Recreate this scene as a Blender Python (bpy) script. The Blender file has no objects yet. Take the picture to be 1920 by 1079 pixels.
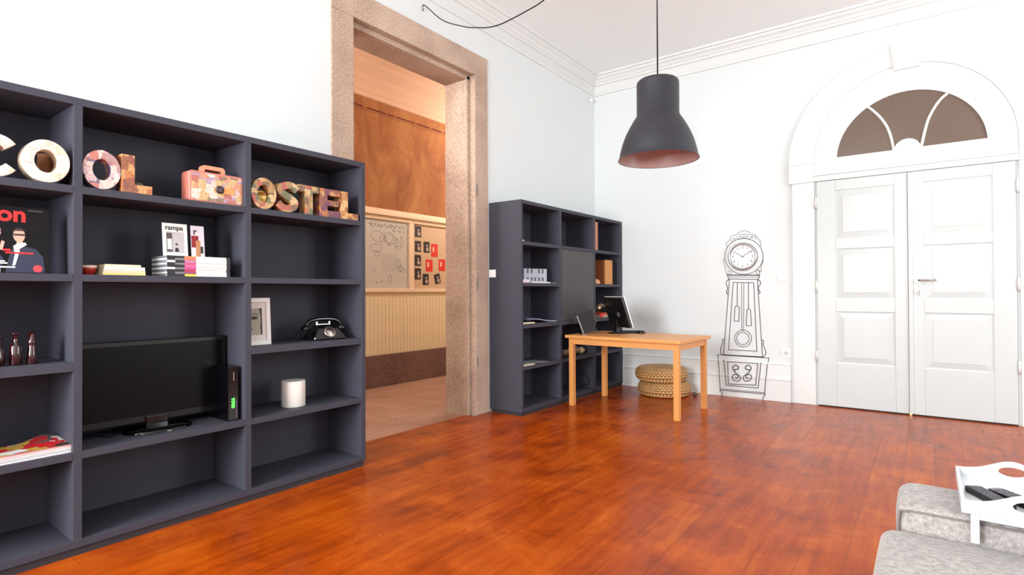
import bpy, math, random
from mathutils import Vector, Matrix
random.seed(7)
SC = bpy.context.scene
COL = SC.collection
PI = math.pi
# ------------------------------------------------------------------ camera
F_PX, YAW, PITCH, ROLL, CX, CH = 1044.65, -0.6378, 0.0085, -0.0045, 3.5253, 1.2
D = 6.617                     # distance of the door wall
fw = Vector((math.sin(YAW)*math.cos(PITCH), math.cos(YAW)*math.cos(PITCH), math.sin(PITCH)))
r0 = Vector((math.cos(YAW), -math.sin(YAW), 0)); u0 = r0.cross(fw)
RT = r0*math.cos(ROLL)+u0*math.sin(ROLL); UP = -r0*math.sin(ROLL)+u0*math.cos(ROLL)
CAM = Vector((CX, 0, CH))
cd = bpy.data.cameras.new('camera'); cam = bpy.data.objects.new('camera', cd); COL.objects.link(cam)
cd.sensor_width = 36; cd.lens = 36*F_PX/1920; cd.clip_start = 0.05; cd.clip_end = 60
m = Matrix((RT, UP, -fw)).transposed().to_4x4(); m.translation = CAM; cam.matrix_world = m
SC.camera = cam
def at(ax, val, x, y):
    """point of the real plane ax=val seen at photograph pixel x,y"""
    d = fw+RT*((x-960)/F_PX)-UP*((y-539.5)/F_PX)
    i = 'xyz'.index(ax); return CAM+d*((val-CAM[i])/d[i])
# ------------------------------------------------------------------ materials
def lin(c):
    return tuple(((v/255/12.92) if v/255 <= .04045 else ((v/255+.055)/1.055)**2.4) for v in c)
MATS = {}
def mat(name, rgb, rough=.6, metal=0, spec=.5, noise=0, nscale=8, bump=0, bscale=60, emit=0, coat=0, stretch=None):
    if name in MATS: return MATS[name]
    M = bpy.data.materials.new(name); M.use_nodes = True; nt = M.node_tree; b = nt.nodes['Principled BSDF']
    c = lin(rgb)+(1,)
    b.inputs['Base Color'].default_value = c; b.inputs['Roughness'].default_value = rough
    b.inputs['Metallic'].default_value = metal; b.inputs['Specular IOR Level'].default_value = spec
    b.inputs['Coat Weight'].default_value = coat
    tc = nt.nodes.new('ShaderNodeTexCoord'); src = tc.outputs['Object']
    if stretch:
        mp = nt.nodes.new('ShaderNodeMapping'); mp.inputs['Scale'].default_value = stretch
        nt.links.new(src, mp.inputs[0]); src = mp.outputs[0]
    n = nt.nodes.new('ShaderNodeTexNoise'); n.inputs['Scale'].default_value = nscale; n.inputs['Detail'].default_value = 5
    nt.links.new(src, n.inputs['Vector'])
    mx = nt.nodes.new('ShaderNodeMix'); mx.data_type = 'RGBA'
    k = max(noise, .02)
    mx.inputs[6].default_value = tuple(v*(1-k) for v in c[:3])+(1,)
    mx.inputs[7].default_value = tuple(min(1, v*(1+k)) for v in c[:3])+(1,)
    nt.links.new(n.outputs[0], mx.inputs[0]); nt.links.new(mx.outputs[2], b.inputs['Base Color'])
    if bump:
        n2 = nt.nodes.new('ShaderNodeTexNoise'); n2.inputs['Scale'].default_value = bscale; n2.inputs['Detail'].default_value = 3
        nt.links.new(src, n2.inputs['Vector'])
        bp = nt.nodes.new('ShaderNodeBump'); bp.inputs['Strength'].default_value = bump; bp.inputs['Distance'].default_value = .01
        nt.links.new(n2.outputs[0], bp.inputs['Height']); nt.links.new(bp.outputs[0], b.inputs['Normal'])
    if emit:
        b.inputs['Emission Color'].default_value = c; b.inputs['Emission Strength'].default_value = emit
    MATS[name] = M; return M
def N(nt, t, **kw):
    n = nt.nodes.new(t)
    for k, v in kw.items(): setattr(n, k, v)
    return n
def ramp(nt, stops, interp='LINEAR'):
    r = N(nt, 'ShaderNodeValToRGB'); cr = r.color_ramp; cr.interpolation = interp
    while len(cr.elements) > 1: cr.elements.remove(cr.elements[-1])
    cr.elements[0].position = stops[0][0]; cr.elements[0].color = lin(stops[0][1])+(1,)
    for p, c in stops[1:]:
        e = cr.elements.new(p); e.color = lin(c)+(1,)
    return r
def base(name):
    M = bpy.data.materials.new(name); M.use_nodes = True; return M, M.node_tree, M.node_tree.nodes['Principled BSDF']
def floor_mat():
    M, nt, b = base('varnished_boards'); L = nt.links.new
    tc = N(nt, 'ShaderNodeTexCoord')
    mp = N(nt, 'ShaderNodeMapping'); mp.inputs['Rotation'].default_value = (0, 0, PI/2); L(tc.outputs['Object'], mp.inputs[0])
    br = N(nt, 'ShaderNodeTexBrick'); br.offset = .37; br.squash = 1
    br.inputs['Scale'].default_value = 1; br.inputs['Brick Width'].default_value = 2.3; br.inputs['Row Height'].default_value = .17
    br.inputs['Mortar Size'].default_value = .0012; br.inputs['Mortar Smooth'].default_value = .6; br.inputs['Bias'].default_value = 0
    br.inputs['Color1'].default_value = (0, 0, 0, 1); br.inputs['Color2'].default_value = (1, 1, 1, 1); br.inputs['Mortar'].default_value = (.5, .5, .5, 1)
    L(mp.outputs[0], br.inputs['Vector'])
    st = N(nt, 'ShaderNodeMapping'); st.inputs['Scale'].default_value = (9, .9, 1); L(tc.outputs['Object'], st.inputs[0])
    n1 = N(nt, 'ShaderNodeTexNoise'); n1.inputs['Scale'].default_value = 2.2; n1.inputs['Detail'].default_value = 8; n1.inputs['Roughness'].default_value = .65; L(st.outputs[0], n1.inputs['Vector'])
    n2 = N(nt, 'ShaderNodeTexNoise'); n2.inputs['Scale'].default_value = 2.6; n2.inputs['Detail'].default_value = 6; n2.inputs['Roughness'].default_value = .6; n2.inputs['Distortion'].default_value = .6
    L(tc.outputs['Object'], n2.inputs['Vector'])
    a1 = N(nt, 'ShaderNodeMath', operation='MULTIPLY_ADD'); L(n1.outputs[0], a1.inputs[0]); a1.inputs[1].default_value = .75; a1.inputs[2].default_value = -.125
    a2 = N(nt, 'ShaderNodeMath', operation='MULTIPLY_ADD'); L(n2.outputs[0], a2.inputs[0]); a2.inputs[1].default_value = .95; L(a1.outputs[0], a2.inputs[2])
    a3 = N(nt, 'ShaderNodeMath', operation='MULTIPLY_ADD'); L(br.outputs['Color'], a3.inputs[0]); a3.inputs[1].default_value = .16; L(a2.outputs[0], a3.inputs[2])
    a4 = N(nt, 'ShaderNodeMath', operation='SUBTRACT'); L(a3.outputs[0], a4.inputs[0]); a4.inputs[1].default_value = .32
    r = ramp(nt, [(0, (80, 24, 4)), (.28, (126, 46, 6)), (.5, (154, 63, 9)), (.72, (176, 82, 16)), (1, (198, 106, 32))])
    L(a4.outputs[0], r.inputs[0])
    mx = N(nt, 'ShaderNodeMix', data_type='RGBA'); L(br.outputs['Fac'], mx.inputs[0]); L(r.outputs[0], mx.inputs[6]); mx.inputs[7].default_value = lin((104, 42, 14))+(1,)
    L(mx.outputs[2], b.inputs['Base Color'])
    rr = N(nt, 'ShaderNodeMapRange'); L(n2.outputs[0], rr.inputs[0]); rr.inputs[3].default_value = .16; rr.inputs[4].default_value = .34
    L(rr.outputs[0], b.inputs['Roughness']); b.inputs['Specular IOR Level'].default_value = .15
    bp = N(nt, 'ShaderNodeBump'); bp.inputs['Strength'].default_value = .05; bp.inputs['Distance'].default_value = .004
    L(n1.outputs[0], bp.inputs['Height']); L(bp.outputs[0], b.inputs['Normal'])
    return M
def granite(name, stops, sc=90, rough=.8, blotch=.35, joints=None):
    M, nt, b = base(name); L = nt.links.new; tc = N(nt, 'ShaderNodeTexCoord')
    v = N(nt, 'ShaderNodeTexNoise'); v.inputs['Scale'].default_value = sc; v.inputs['Detail'].default_value = 4; v.inputs['Roughness'].default_value = .8; L(tc.outputs['Object'], v.inputs['Vector'])
    w = N(nt, 'ShaderNodeTexNoise'); w.inputs['Scale'].default_value = 2.2; w.inputs['Detail'].default_value = 4; L(tc.outputs['Object'], w.inputs['Vector'])
    a = N(nt, 'ShaderNodeMath', operation='MULTIPLY_ADD'); L(w.outputs[0], a.inputs[0]); a.inputs[1].default_value = blotch; L(v.outputs[0], a.inputs[2])
    s = N(nt, 'ShaderNodeMath', operation='SUBTRACT'); L(a.outputs[0], s.inputs[0]); s.inputs[1].default_value = blotch/2
    r = ramp(nt, stops); L(s.outputs[0], r.inputs[0]); out = r.outputs[0]
    if joints:
        br = N(nt, 'ShaderNodeTexBrick'); br.inputs['Scale'].default_value = 1; br.inputs['Brick Width'].default_value = joints[0]; br.inputs['Row Height'].default_value = joints[1]
        br.inputs['Mortar Size'].default_value = .004; br.inputs['Mortar Smooth'].default_value = .3
        L(tc.outputs['Object'], br.inputs['Vector'])
        mx = N(nt, 'ShaderNodeMix', data_type='RGBA'); L(br.outputs['Fac'], mx.inputs[0]); L(out, mx.inputs[6]); mx.inputs[7].default_value = lin((95, 60, 45))+(1,); out = mx.outputs[2]
    L(out, b.inputs['Base Color']); b.inputs['Roughness'].default_value = rough
    bp = N(nt, 'ShaderNodeBump'); bp.inputs['Strength'].default_value = .3; bp.inputs['Distance'].default_value = .004
    L(v.outputs[0], bp.inputs['Height']); L(bp.outputs[0], b.inputs['Normal'])
    return M
def collage(name, cols, sc=22, seed=0, edge=None):
    M, nt, b = base(name); L = nt.links.new; tc = N(nt, 'ShaderNodeTexCoord')
    mp = N(nt, 'ShaderNodeMapping'); mp.inputs['Location'].default_value = (seed*1.7, seed*.9, seed*.3); L(tc.outputs['Object'], mp.inputs[0])
    v = N(nt, 'ShaderNodeTexVoronoi'); v.distance = 'CHEBYCHEV'; v.inputs['Scale'].default_value = sc; L(mp.outputs[0], v.inputs['Vector'])
    sp = N(nt, 'ShaderNodeSeparateColor'); L(v.outputs['Color'], sp.inputs[0])
    r = ramp(nt, [(i/len(cols), c) for i, c in enumerate(cols)], 'CONSTANT'); L(sp.outputs[0], r.inputs[0])
    n = N(nt, 'ShaderNodeTexNoise'); n.inputs['Scale'].default_value = 120; n.inputs['Detail'].default_value = 4; L(mp.outputs[0], n.inputs['Vector'])
    r2 = ramp(nt, [(.38, (120, 92, 78)), (.5, (235, 232, 228)), (1, (255, 255, 255))]); L(n.outputs[0], r2.inputs[0])
    mx = N(nt, 'ShaderNodeMix', data_type='RGBA', blend_type='MULTIPLY'); mx.inputs[0].default_value = .45
    L(r.outputs[0], mx.inputs[6]); L(r2.outputs[0], mx.inputs[7]); L(mx.outputs[2], b.inputs['Base Color'])
    b.inputs['Roughness'].default_value = .45
    return M
def plaster(name, stops, sc=1.6, rough=.9):
    M, nt, b = base(name); L = nt.links.new; tc = N(nt, 'ShaderNodeTexCoord')
    n = N(nt, 'ShaderNodeTexNoise'); n.inputs['Scale'].default_value = sc; n.inputs['Detail'].default_value = 9; n.inputs['Roughness'].default_value = .68; n.inputs['Distortion'].default_value = .5
    mp = N(nt, 'ShaderNodeMapping'); mp.inputs['Scale'].default_value = (1, 1.6, .8); L(tc.outputs['Object'], mp.inputs[0]); L(mp.outputs[0], n.inputs['Vector'])
    r = ramp(nt, stops); L(n.outputs[0], r.inputs[0]); L(r.outputs[0], b.inputs['Base Color']); b.inputs['Roughness'].default_value = rough
    return M
def weave(name):
    M, nt, b = base(name); L = nt.links.new; tc = N(nt, 'ShaderNodeTexCoord')
    g = N(nt, 'ShaderNodeTexGradient', gradient_type='RADIAL'); L(tc.outputs['Object'], g.inputs[0])
    sx = N(nt, 'ShaderNodeSeparateXYZ'); L(tc.outputs['Object'], sx.inputs[0])
    ln = N(nt, 'ShaderNodeVectorMath', operation='LENGTH'); cxy = N(nt, 'ShaderNodeCombineXYZ'); L(sx.outputs[0], cxy.inputs[0]); L(sx.outputs[1], cxy.inputs[1]); L(cxy.outputs[0], ln.inputs[0])
    ad = N(nt, 'ShaderNodeMath', operation='MULTIPLY_ADD'); L(sx.outputs[2], ad.inputs[0]); ad.inputs[1].default_value = 1; L(ln.outputs['Value'], ad.inputs[2])
    dv = N(nt, 'ShaderNodeMath', operation='SUBTRACT'); L(sx.outputs[2], dv.inputs[0]); L(ln.outputs['Value'], dv.inputs[1])
    rowv = N(nt, 'ShaderNodeMath', operation='MULTIPLY'); L(dv.outputs[0], rowv.inputs[0]); rowv.inputs[1].default_value = 38
    fl = N(nt, 'ShaderNodeMath', operation='FLOOR'); L(rowv.outputs[0], fl.inputs[0])
    off = N(nt, 'ShaderNodeMath', operation='MULTIPLY'); L(fl.outputs[0], off.inputs[0]); off.inputs[1].default_value = .5
    an = N(nt, 'ShaderNodeMath', operation='MULTIPLY_ADD'); L(g.outputs['Fac'], an.inputs[0]); an.inputs[1].default_value = 46; L(off.outputs[0], an.inputs[2])
    s1 = N(nt, 'ShaderNodeMath', operation='SINE'); m1 = N(nt, 'ShaderNodeMath', operation='MULTIPLY'); L(an.outputs[0], m1.inputs[0]); m1.inputs[1].default_value = 2*PI; L(m1.outputs[0], s1.inputs[0])
    s2 = N(nt, 'ShaderNodeMath', operation='SINE'); m2 = N(nt, 'ShaderNodeMath', operation='MULTIPLY'); L(rowv.outputs[0], m2.inputs[0]); m2.inputs[1].default_value = 2*PI; L(m2.outputs[0], s2.inputs[0])
    sm = N(nt, 'ShaderNodeMath', operation='ADD'); L(s1.outputs[0], sm.inputs[0]); L(s2.outputs[0], sm.inputs[1])
    nz = N(nt, 'ShaderNodeTexNoise'); nz.inputs['Scale'].default_value = 40; L(tc.outputs['Object'], nz.inputs['Vector'])
    s3 = N(nt, 'ShaderNodeMath', operation='MULTIPLY_ADD'); L(nz.outputs[0], s3.inputs[0]); s3.inputs[1].default_value = 1.6; L(sm.outputs[0], s3.inputs[2])
    mr = N(nt, 'ShaderNodeMapRange'); L(s3.outputs[0], mr.inputs[0]); mr.inputs[1].default_value = -1.3; mr.inputs[2].default_value = 2.4
    r = ramp(nt, [(0, (70, 42, 18)), (.25, (132, 88, 44)), (.5, (178, 130, 74)), (.8, (206, 160, 100)), (1, (226, 186, 130))]); L(mr.outputs[0], r.inputs[0])
    L(r.outputs[0], b.inputs['Base Color']); b.inputs['Roughness'].default_value = .6
    bp = N(nt, 'ShaderNodeBump'); bp.inputs['Strength'].default_value = .9; bp.inputs['Distance'].default_value = .012; L(mr.outputs[0], bp.inputs['Height']); L(bp.outputs[0], b.inputs['Normal'])
    return M
def fabric(name, c1, c2, sc=330):
    M, nt, b = base(name); L = nt.links.new; tc = N(nt, 'ShaderNodeTexCoord')
    n = N(nt, 'ShaderNodeTexNoise'); n.inputs['Scale'].default_value = sc; n.inputs['Detail'].default_value = 2; L(tc.outputs['Object'], n.inputs['Vector'])
    n2 = N(nt, 'ShaderNodeTexNoise'); n2.inputs['Scale'].default_value = 60; n2.inputs['Detail'].default_value = 5; L(tc.outputs['Object'], n2.inputs['Vector'])
    a = N(nt, 'ShaderNodeMath', operation='ADD'); L(n.outputs[0], a.inputs[0]); L(n2.outputs[0], a.inputs[1])
    h = N(nt, 'ShaderNodeMath', operation='MULTIPLY'); L(a.outputs[0], h.inputs[0]); h.inputs[1].default_value = .5
    r = ramp(nt, [(.36, c1), (.64, c2)]); L(h.outputs[0], r.inputs[0]); L(r.outputs[0], b.inputs['Base Color']); b.inputs['Roughness'].default_value = .95
    b.inputs['Sheen Weight'].default_value = .2
    bp = N(nt, 'ShaderNodeBump'); bp.inputs['Strength'].default_value = .15; bp.inputs['Distance'].default_value = .001; L(n.outputs[0], bp.inputs['Height']); L(bp.outputs[0], b.inputs['Normal'])
    return M
def glass(name, rgb, rough=.05):
    M, nt, b = base(name); b.inputs['Base Color'].default_value = lin(rgb)+(1,); b.inputs['Transmission Weight'].default_value = .85
    b.inputs['Roughness'].default_value = rough; b.inputs['IOR'].default_value = 1.45; return M

WALL = mat('white_plaster', (212, 217, 216), .9, noise=.01, nscale=2, bump=.05, bscale=20)
CEIL = mat('ceiling_paint', (238, 242, 241), .9, noise=.01, nscale=2)
TRIM = mat('white_gloss_trim', (214, 216, 213), .45, bump=.02, bscale=8)
DOORW = mat('white_door_paint', (192, 198, 196), .4, bump=.03, bscale=10)
SLATE = mat('slate_grey_paint', (60, 60, 70), .6, spec=.3, noise=.06, nscale=3, stretch=(1, 1, 1), bump=.03, bscale=200)
SLATE2 = mat('slate_grey_door', (68, 64, 66), .5, noise=.05, nscale=3)
WOODT = mat('beech_veneer', (216, 150, 84), .4, noise=.14, nscale=10, stretch=(.6, 14, 14))
WOODL = mat('beech_leg', (214, 146, 78), .42, noise=.12, nscale=10, stretch=(14, 14, .6))
BLACK = mat('black_plastic', (14, 13, 15), .35, spec=.4)
GLOSSB = mat('gloss_black', (5, 5, 8), .12, spec=.5)
MATTEB = mat('matte_black', (16, 14, 15), .7)
CHROME = mat('chrome', (170, 168, 168), .22, metal=1)
STEEL = mat('brushed_steel', (170, 160, 152), .35, metal=1)
WHITE = mat('white_lacquer', (214, 217, 220), .35)
PAPER = mat('white_paper', (235, 232, 226), .8)
GREYP = mat('grey_paper', (120, 122, 132), .8)
CREAM = mat('cream_paper', (228, 214, 178), .8)
INK = mat('grey_vinyl_line', (96, 94, 95), .7)
SWITCH = mat('switch_plastic', (240, 239, 238), .3)
RED = mat('red_print', (214, 34, 34), .5)
SOFA = fabric('light_grey_fabric', (122, 116, 112), (176, 169, 164))
GR = granite('warm_granite', [(.2, (104, 82, 68)), (.42, (160, 136, 118)), (.55, (190, 166, 146)), (.8, (218, 198, 180))])
GRD = granite('dark_granite_skirting', [(.25, (74, 50, 46)), (.6, (126, 94, 86)), (.85, (156, 120, 108))], sc=40)
GRF = granite('granite_paving', [(.25, (112, 78, 62)), (.5, (158, 118, 96)), (.75, (186, 148, 122))], sc=50, rough=.6, joints=(1.4, .9))
# ------------------------------------------------------------------ mesh builder
class MB:
    def __init__(s): s.v = []; s.f = []; s.mi = []; s.sm = []; s.cur = 0
    def add(s, vs, fs, smooth=False, M=None):
        o = len(s.v); s.v += [tuple(M @ Vector(p)) if M else tuple(p) for p in vs]
        for f in fs: s.f.append(tuple(i+o for i in f)); s.mi.append(s.cur); s.sm.append(smooth)
        return s
    def box(s, x0, x1, y0, y1, z0, z1, M=None):
        vs = [(x, y, z) for z in (z0, z1) for y in (y0, y1) for x in (x0, x1)]
        return s.add(vs, [(0, 2, 3, 1), (4, 5, 7, 6), (0, 1, 5, 4), (2, 6, 7, 3), (0, 4, 6, 2), (1, 3, 7, 5)], M=M)
    def lathe(s, prof, n=32, M=None, caps=True, smooth=True):
        vs = []; fs = []
        for r, z in prof:
            for k in range(n): a = 2*PI*k/n; vs.append((r*math.cos(a), r*math.sin(a), z))
        for i in range(len(prof)-1):
            for k in range(n):
                a = i*n+k; b = i*n+(k+1) % n; fs.append((a, b, b+n, a+n))
        s.add(vs, fs, smooth, M)
        if caps:
            o = len(s.v)-len(vs)
            if prof[0][0] > 1e-5: s.f.append(tuple(o+k for k in reversed(range(n)))); s.mi.append(s.cur); s.sm.append(False)
            if prof[-1][0] > 1e-5: s.f.append(tuple(o+(len(prof)-1)*n+k for k in range(n))); s.mi.append(s.cur); s.sm.append(False)
        return s
    def tube(s, pts, r, n=8, M=None):
        pts = [Vector(p) for p in pts]; vs = []; fs = []; prev = None
        for i, p in enumerate(pts):
            t = (pts[min(i+1, len(pts)-1)]-pts[max(i-1, 0)]).normalized()
            if prev is None: a = t.orthogonal().normalized()
            else:
                a = prev-t*prev.dot(t); a = a.normalized() if a.length > 1e-6 else t.orthogonal().normalized()
            prev = a; b = t.cross(a); rr = r[i] if isinstance(r, (list, tuple)) else r
            for k in range(n):
                q = 2*PI*k/n; vs.append(p+(a*math.cos(q)+b*math.sin(q))*rr)
        for i in range(len(pts)-1):
            for k in range(n):
                a = i*n+k; b = i*n+(k+1) % n; fs.append((a, b, b+n, a+n))
        fs.append(tuple(reversed(range(n)))); fs.append(tuple(range((len(pts)-1)*n, len(pts)*n)))
        return s.add(vs, fs, True, M)
    def prism(s, poly, d, M=None):
        """polygon in local XY (counter-clockwise) extruded 0..d along local Z"""
        n = len(poly); vs = [(x, y, 0) for x, y in poly]+[(x, y, d) for x, y in poly]
        fs = [tuple(reversed(range(n))), tuple(range(n, 2*n))]+[(i, (i+1) % n, n+(i+1) % n, n+i) for i in range(n)]
        return s.add(vs, fs, M=M)
    def ring(s, outer, inner, d, M=None, closed=True):
        """band between two equally long outlines, extruded 0..d"""
        n = len(outer); vs = [(x, y, z) for z in (0, d) for P in (outer, inner) for x, y in P]; fs = []
        m_ = n if closed else n-1
        for i in range(m_):
            j = (i+1) % n
            fs += [(i, n+i, n+j, j), (2*n+i, 2*n+j, 3*n+j, 3*n+i), (i, j, 2*n+j, 2*n+i), (n+i, 3*n+i, 3*n+j, n+j)]
        if not closed: fs += [(0, 2*n, 3*n, n), (n-1, 2*n-1, 4*n-1, 3*n-1)]
        return s.add(vs, fs, M=M)
    def ribbon(s, pts, w, n, t=.001):
        """thin raised line through 3D points lying on a plane with normal n"""
        n = Vector(n)
        for a, b in zip(pts, pts[1:]):
            a = Vector(a); b = Vector(b); dr = b-a
            if dr.length < 1e-6: continue
            dr.normalize(); sd = dr.cross(n).normalized()*w/2; e = dr*w*.35
            q = [a-e-sd, b+e-sd, b+e+sd, a-e+sd]
            s.add(q+[p+n*t for p in q], [(0, 3, 2, 1), (4, 5, 6, 7), (0, 1, 5, 4), (1, 2, 6, 5), (2, 3, 7, 6), (3, 0, 4, 7)])
        return s
    def build(s, name, m, parent=None, bevel=0, seg=2, auto=None, origin=None, subsurf=0):
        me = bpy.data.meshes.new(name)
        o_ = Vector(origin) if origin is not None else None
        me.from_pydata([tuple(Vector(p)-o_) for p in s.v] if o_ is not None else s.v, [], s.f)
        for mm in (m if isinstance(m, list) else [m]): me.materials.append(mm)
        me.polygons.foreach_set('material_index', s.mi); me.polygons.foreach_set('use_smooth', s.sm)
        me.validate(); me.update()
        import bmesh
        bm = bmesh.new(); bm.from_mesh(me); bmesh.ops.recalc_face_normals(bm, faces=bm.faces); bm.to_mesh(me); bm.free()
        o = bpy.data.objects.new(name, me); COL.objects.link(o)
        if o_ is not None: o.location = o_
        if parent: o.parent = parent
        if bevel:
            b = o.modifiers.new('bevel', 'BEVEL'); b.width = bevel; b.segments = seg; b.limit_method = 'ANGLE'; b.angle_limit = math.radians(40); b.harden_normals = False
        if subsurf:
            b = o.modifiers.new('sub', 'SUBSURF'); b.levels = subsurf; b.render_levels = subsurf
        return o
def tag(o, label, cat, group=None, kind=None):
    o['label'] = label
    if cat: o['category'] = cat
    if group: o['group'] = group
    if kind: o['kind'] = kind
    return o
def struct(o, label=None):
    o['kind'] = 'structure'
    if label: o['label'] = label
    return o
def thing(name, label, cat, loc=(0, 0, 0), rz=0, group=None):
    o = bpy.data.objects.new(name, None); COL.objects.link(o); o.location = loc; o.rotation_euler = (0, 0, rz); o.empty_display_size = .1
    return tag(o, label, cat, group)
def TR(x, y, z): return Matrix.Translation((x, y, z))
def RZ(a): return Matrix.Rotation(a, 4, 'Z')
def RX(a): return Matrix.Rotation(a, 4, 'X')
def RY(a): return Matrix.Rotation(a, 4, 'Y')
# local XY -> world (YZ plane facing +x): local x -> world y, local y -> world z, local z -> world x
def FX(x, y, z): return Matrix(((0, 0, 1, x), (1, 0, 0, y), (0, 1, 0, z), (0, 0, 0, 1)))
# local XY -> world XZ plane facing -y : local x -> x, y -> z, z -> -y
def FY(x, y, z): return Matrix(((1, 0, 0, x), (0, 0, -1, y), (0, 1, 0, z), (0, 0, 0, 1)))
def text(name, body, size, M, m, parent=None, ext=.0006, off=0, align='LEFT', sx=1):
    cu = bpy.data.curves.new(name, 'FONT'); cu.body = body; cu.size = size; cu.extrude = ext; cu.offset = off; cu.align_x = align; cu.resolution_u = 4
    t = bpy.data.objects.new(name+'_t', cu); COL.objects.link(t)
    bpy.context.view_layer.update()
    me = bpy.data.meshes.new_from_object(t.evaluated_get(bpy.context.evaluated_depsgraph_get()))
    COL.objects.unlink(t); bpy.data.objects.remove(t)
    me.transform(M @ Matrix.Diagonal((sx, 1, 1, 1))); me.materials.clear(); me.materials.append(m)
    o = bpy.data.objects.new(name, me); COL.objects.link(o)
    if parent: o.parent = parent
    return o
def spline(pts, n=8):
    P = [Vector(p) for p in pts]; out = []
    for i in range(len(P)-1):
        a = P[max(i-1, 0)]; b = P[i]; c = P[i+1]; d = P[min(i+2, len(P)-1)]
        for k in range(n):
            t = k/n; out.append(.5*((2*b)+(c-a)*t+(2*a-5*b+4*c-d)*t*t+(3*b-a-3*c+d)*t**3))
    out.append(P[-1]); return out
# ------------------------------------------------------------------ room shell
XR, YB, HC = 6.6, -3.2, 4.05
m_ = MB(); m_.box(0, XR, YB, D, -.12, 0); m_.box(-.10, 0, 2.72, 4.14, -.12, 0)
struct(m_.build('floor', floor_mat()), 'varnished orange-brown wooden floorboards')
m_ = MB(); m_.box(-2.12, -.10, 2.72, 4.14, -.12, -.002); m_.box(-2.12, -.35, -.5, 2.72, -.12, -.002); m_.box(-2.12, -.35, 4.14, 9.5, -.12, -.002)
struct(m_.build('floor_corridor', GRF), 'worn tan granite floor of the corridor')
struct(MB().box(-.35, XR+.3, YB-.3, D+.3, HC, HC+.15).build('ceiling', CEIL))
m_ = MB(); m_.box(-.35, 0, YB, 2.511, -.12, HC); m_.box(-.35, 0, 4.345, D, -.12, HC); m_.box(-.35, 0, 2.511, 4.345, 3.543, HC)
struct(m_.build('wall_left', WALL))
struct(MB().box(-.35, XR+.3, D, D+.3, -.12, HC).build('wall_far', WALL))
# right wall with an unseen window added to brighten the left corner, back wall with two
def wall_with_holes(name, axis, pos, t, a0, a1, holes):
    mb = MB(); cur = a0
    def bx(u0, u1, z0, z1):
        if axis == 'x': mb.box(pos, pos+t, u0, u1, z0, z1)
        else: mb.box(u0, u1, pos, pos+t, z0, z1)
    for (u0, u1, z0, z1) in holes:
        bx(cur, u0, -.12, HC); bx(u0, u1, -.12, z0); bx(u0, u1, z1, HC); cur = u1
    bx(cur, a1, -.12, HC)
    return struct(mb.build(name, WALL))
RW = [(3.9, 5.4, .9, 3.6)]
BW = [(.7, 2.4, .8, 3.6), (4.6, 6.1, .9, 3.6)]
wall_with_holes('wall_right', 'x', XR, .3, YB-.3, D, RW)
wall_with_holes('wall_back', 'y', YB-.3, .3, -.35, XR, BW)
wn = 2
for k, (u0, u1, z0, z1) in enumerate(RW):
    mb = MB(); x = XR+.12
    mb.box(x, x+.05, u0, u0+.06, z0, z1).box(x, x+.05, u1-.06, u1, z0, z1).box(x, x+.05, u0, u1, z0, z0+.06).box(x, x+.05, u0, u1, z1-.06, z1).box(x, x+.05, (u0+u1)/2-.03, (u0+u1)/2+.03, z0, z1)
    struct(mb.build('window_%d' % wn, TRIM)); wn += 1  # unseen window, added to lift the far end of the left wall
for k, (u0, u1, z0, z1) in enumerate(BW):
    mb = MB(); y = YB-.17
    mb.box(u0, u0+.06, y, y+.05, z0, z1).box(u1-.06, u1, y, y+.05, z0, z1).box(u0, u1, y, y+.05, z0, z0+.06).box(u0, u1, y, y+.05, z1-.06, z1).box((u0+u1)/2-.03, (u0+u1)/2+.03, y, y+.05, z0, z1)
    struct(mb.build('window_%d' % wn, TRIM)); wn += 1
# cornices: profile (distance from wall, height)
CP = [(0, 3.80), (.018, 3.806), (.022, 3.83), (.016, 3.838), (.012, 3.925), (.034, 3.935), (.040, 3.955), (.052, 3.962), (.066, 3.985), (.094, 4.005), (.100, 4.022), (.125, 4.028), (.130, HC), (0, HC)]
def cornice(name, p0, p1, nrm):
    mb = MB(); vs = []; n = len(CP); nrm = Vector(nrm)
    for i, p in enumerate((p0, p1)):
        d = (Vector(p1)-Vector(p0)).normalized()*(1 if i == 0 else -1)
        for q, z in CP: vs.append(Vector((p[0], p[1], z))+nrm*q+d*(q if p[2] else 0))
    mb.add(vs, [(i, (i+1) % n, n+(i+1) % n, n+i) for i in range(n)]+[tuple(range(n)), tuple(range(n, 2*n))])
    return struct(mb.build(name, TRIM))
cornice('trim_1', (0, YB, 1), (0, D, 1), (1, 0, 0)); cornice('trim_2', (0, D, 1), (XR, D, 1), (0, -1, 0))
cornice('trim_3', (XR, D, 1), (XR, YB, 1), (-1, 0, 0)); cornice('trim_4', (XR, YB, 1), (0, YB, 1), (0, 1, 0))
# skirting of the far wall: tall board, ledge and upper band
SK = [(0, 0), (.024, 0), (.024, .222), (.030, .228), (.030, .243), (.016, .250), (.013, .255), (.013, .392), (.018, .398), (.014, .410), (0, .414)]
def skirt(name, x0, x1):
    mb = MB(); n = len(SK)
    vs = [(x, D-q, z) for x in (x0, x1) for q, z in SK]
    mb.add(vs, [(i, (i+1) % n, n+(i+1) % n, n+i) for i in range(n)]+[tuple(range(n)), tuple(range(n, 2*n))])
    return struct(mb.build(name, TRIM))
skirt('baseboard_far', .40, 2.36); skirt('baseboard_far_right', 4.44, XR)
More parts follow.
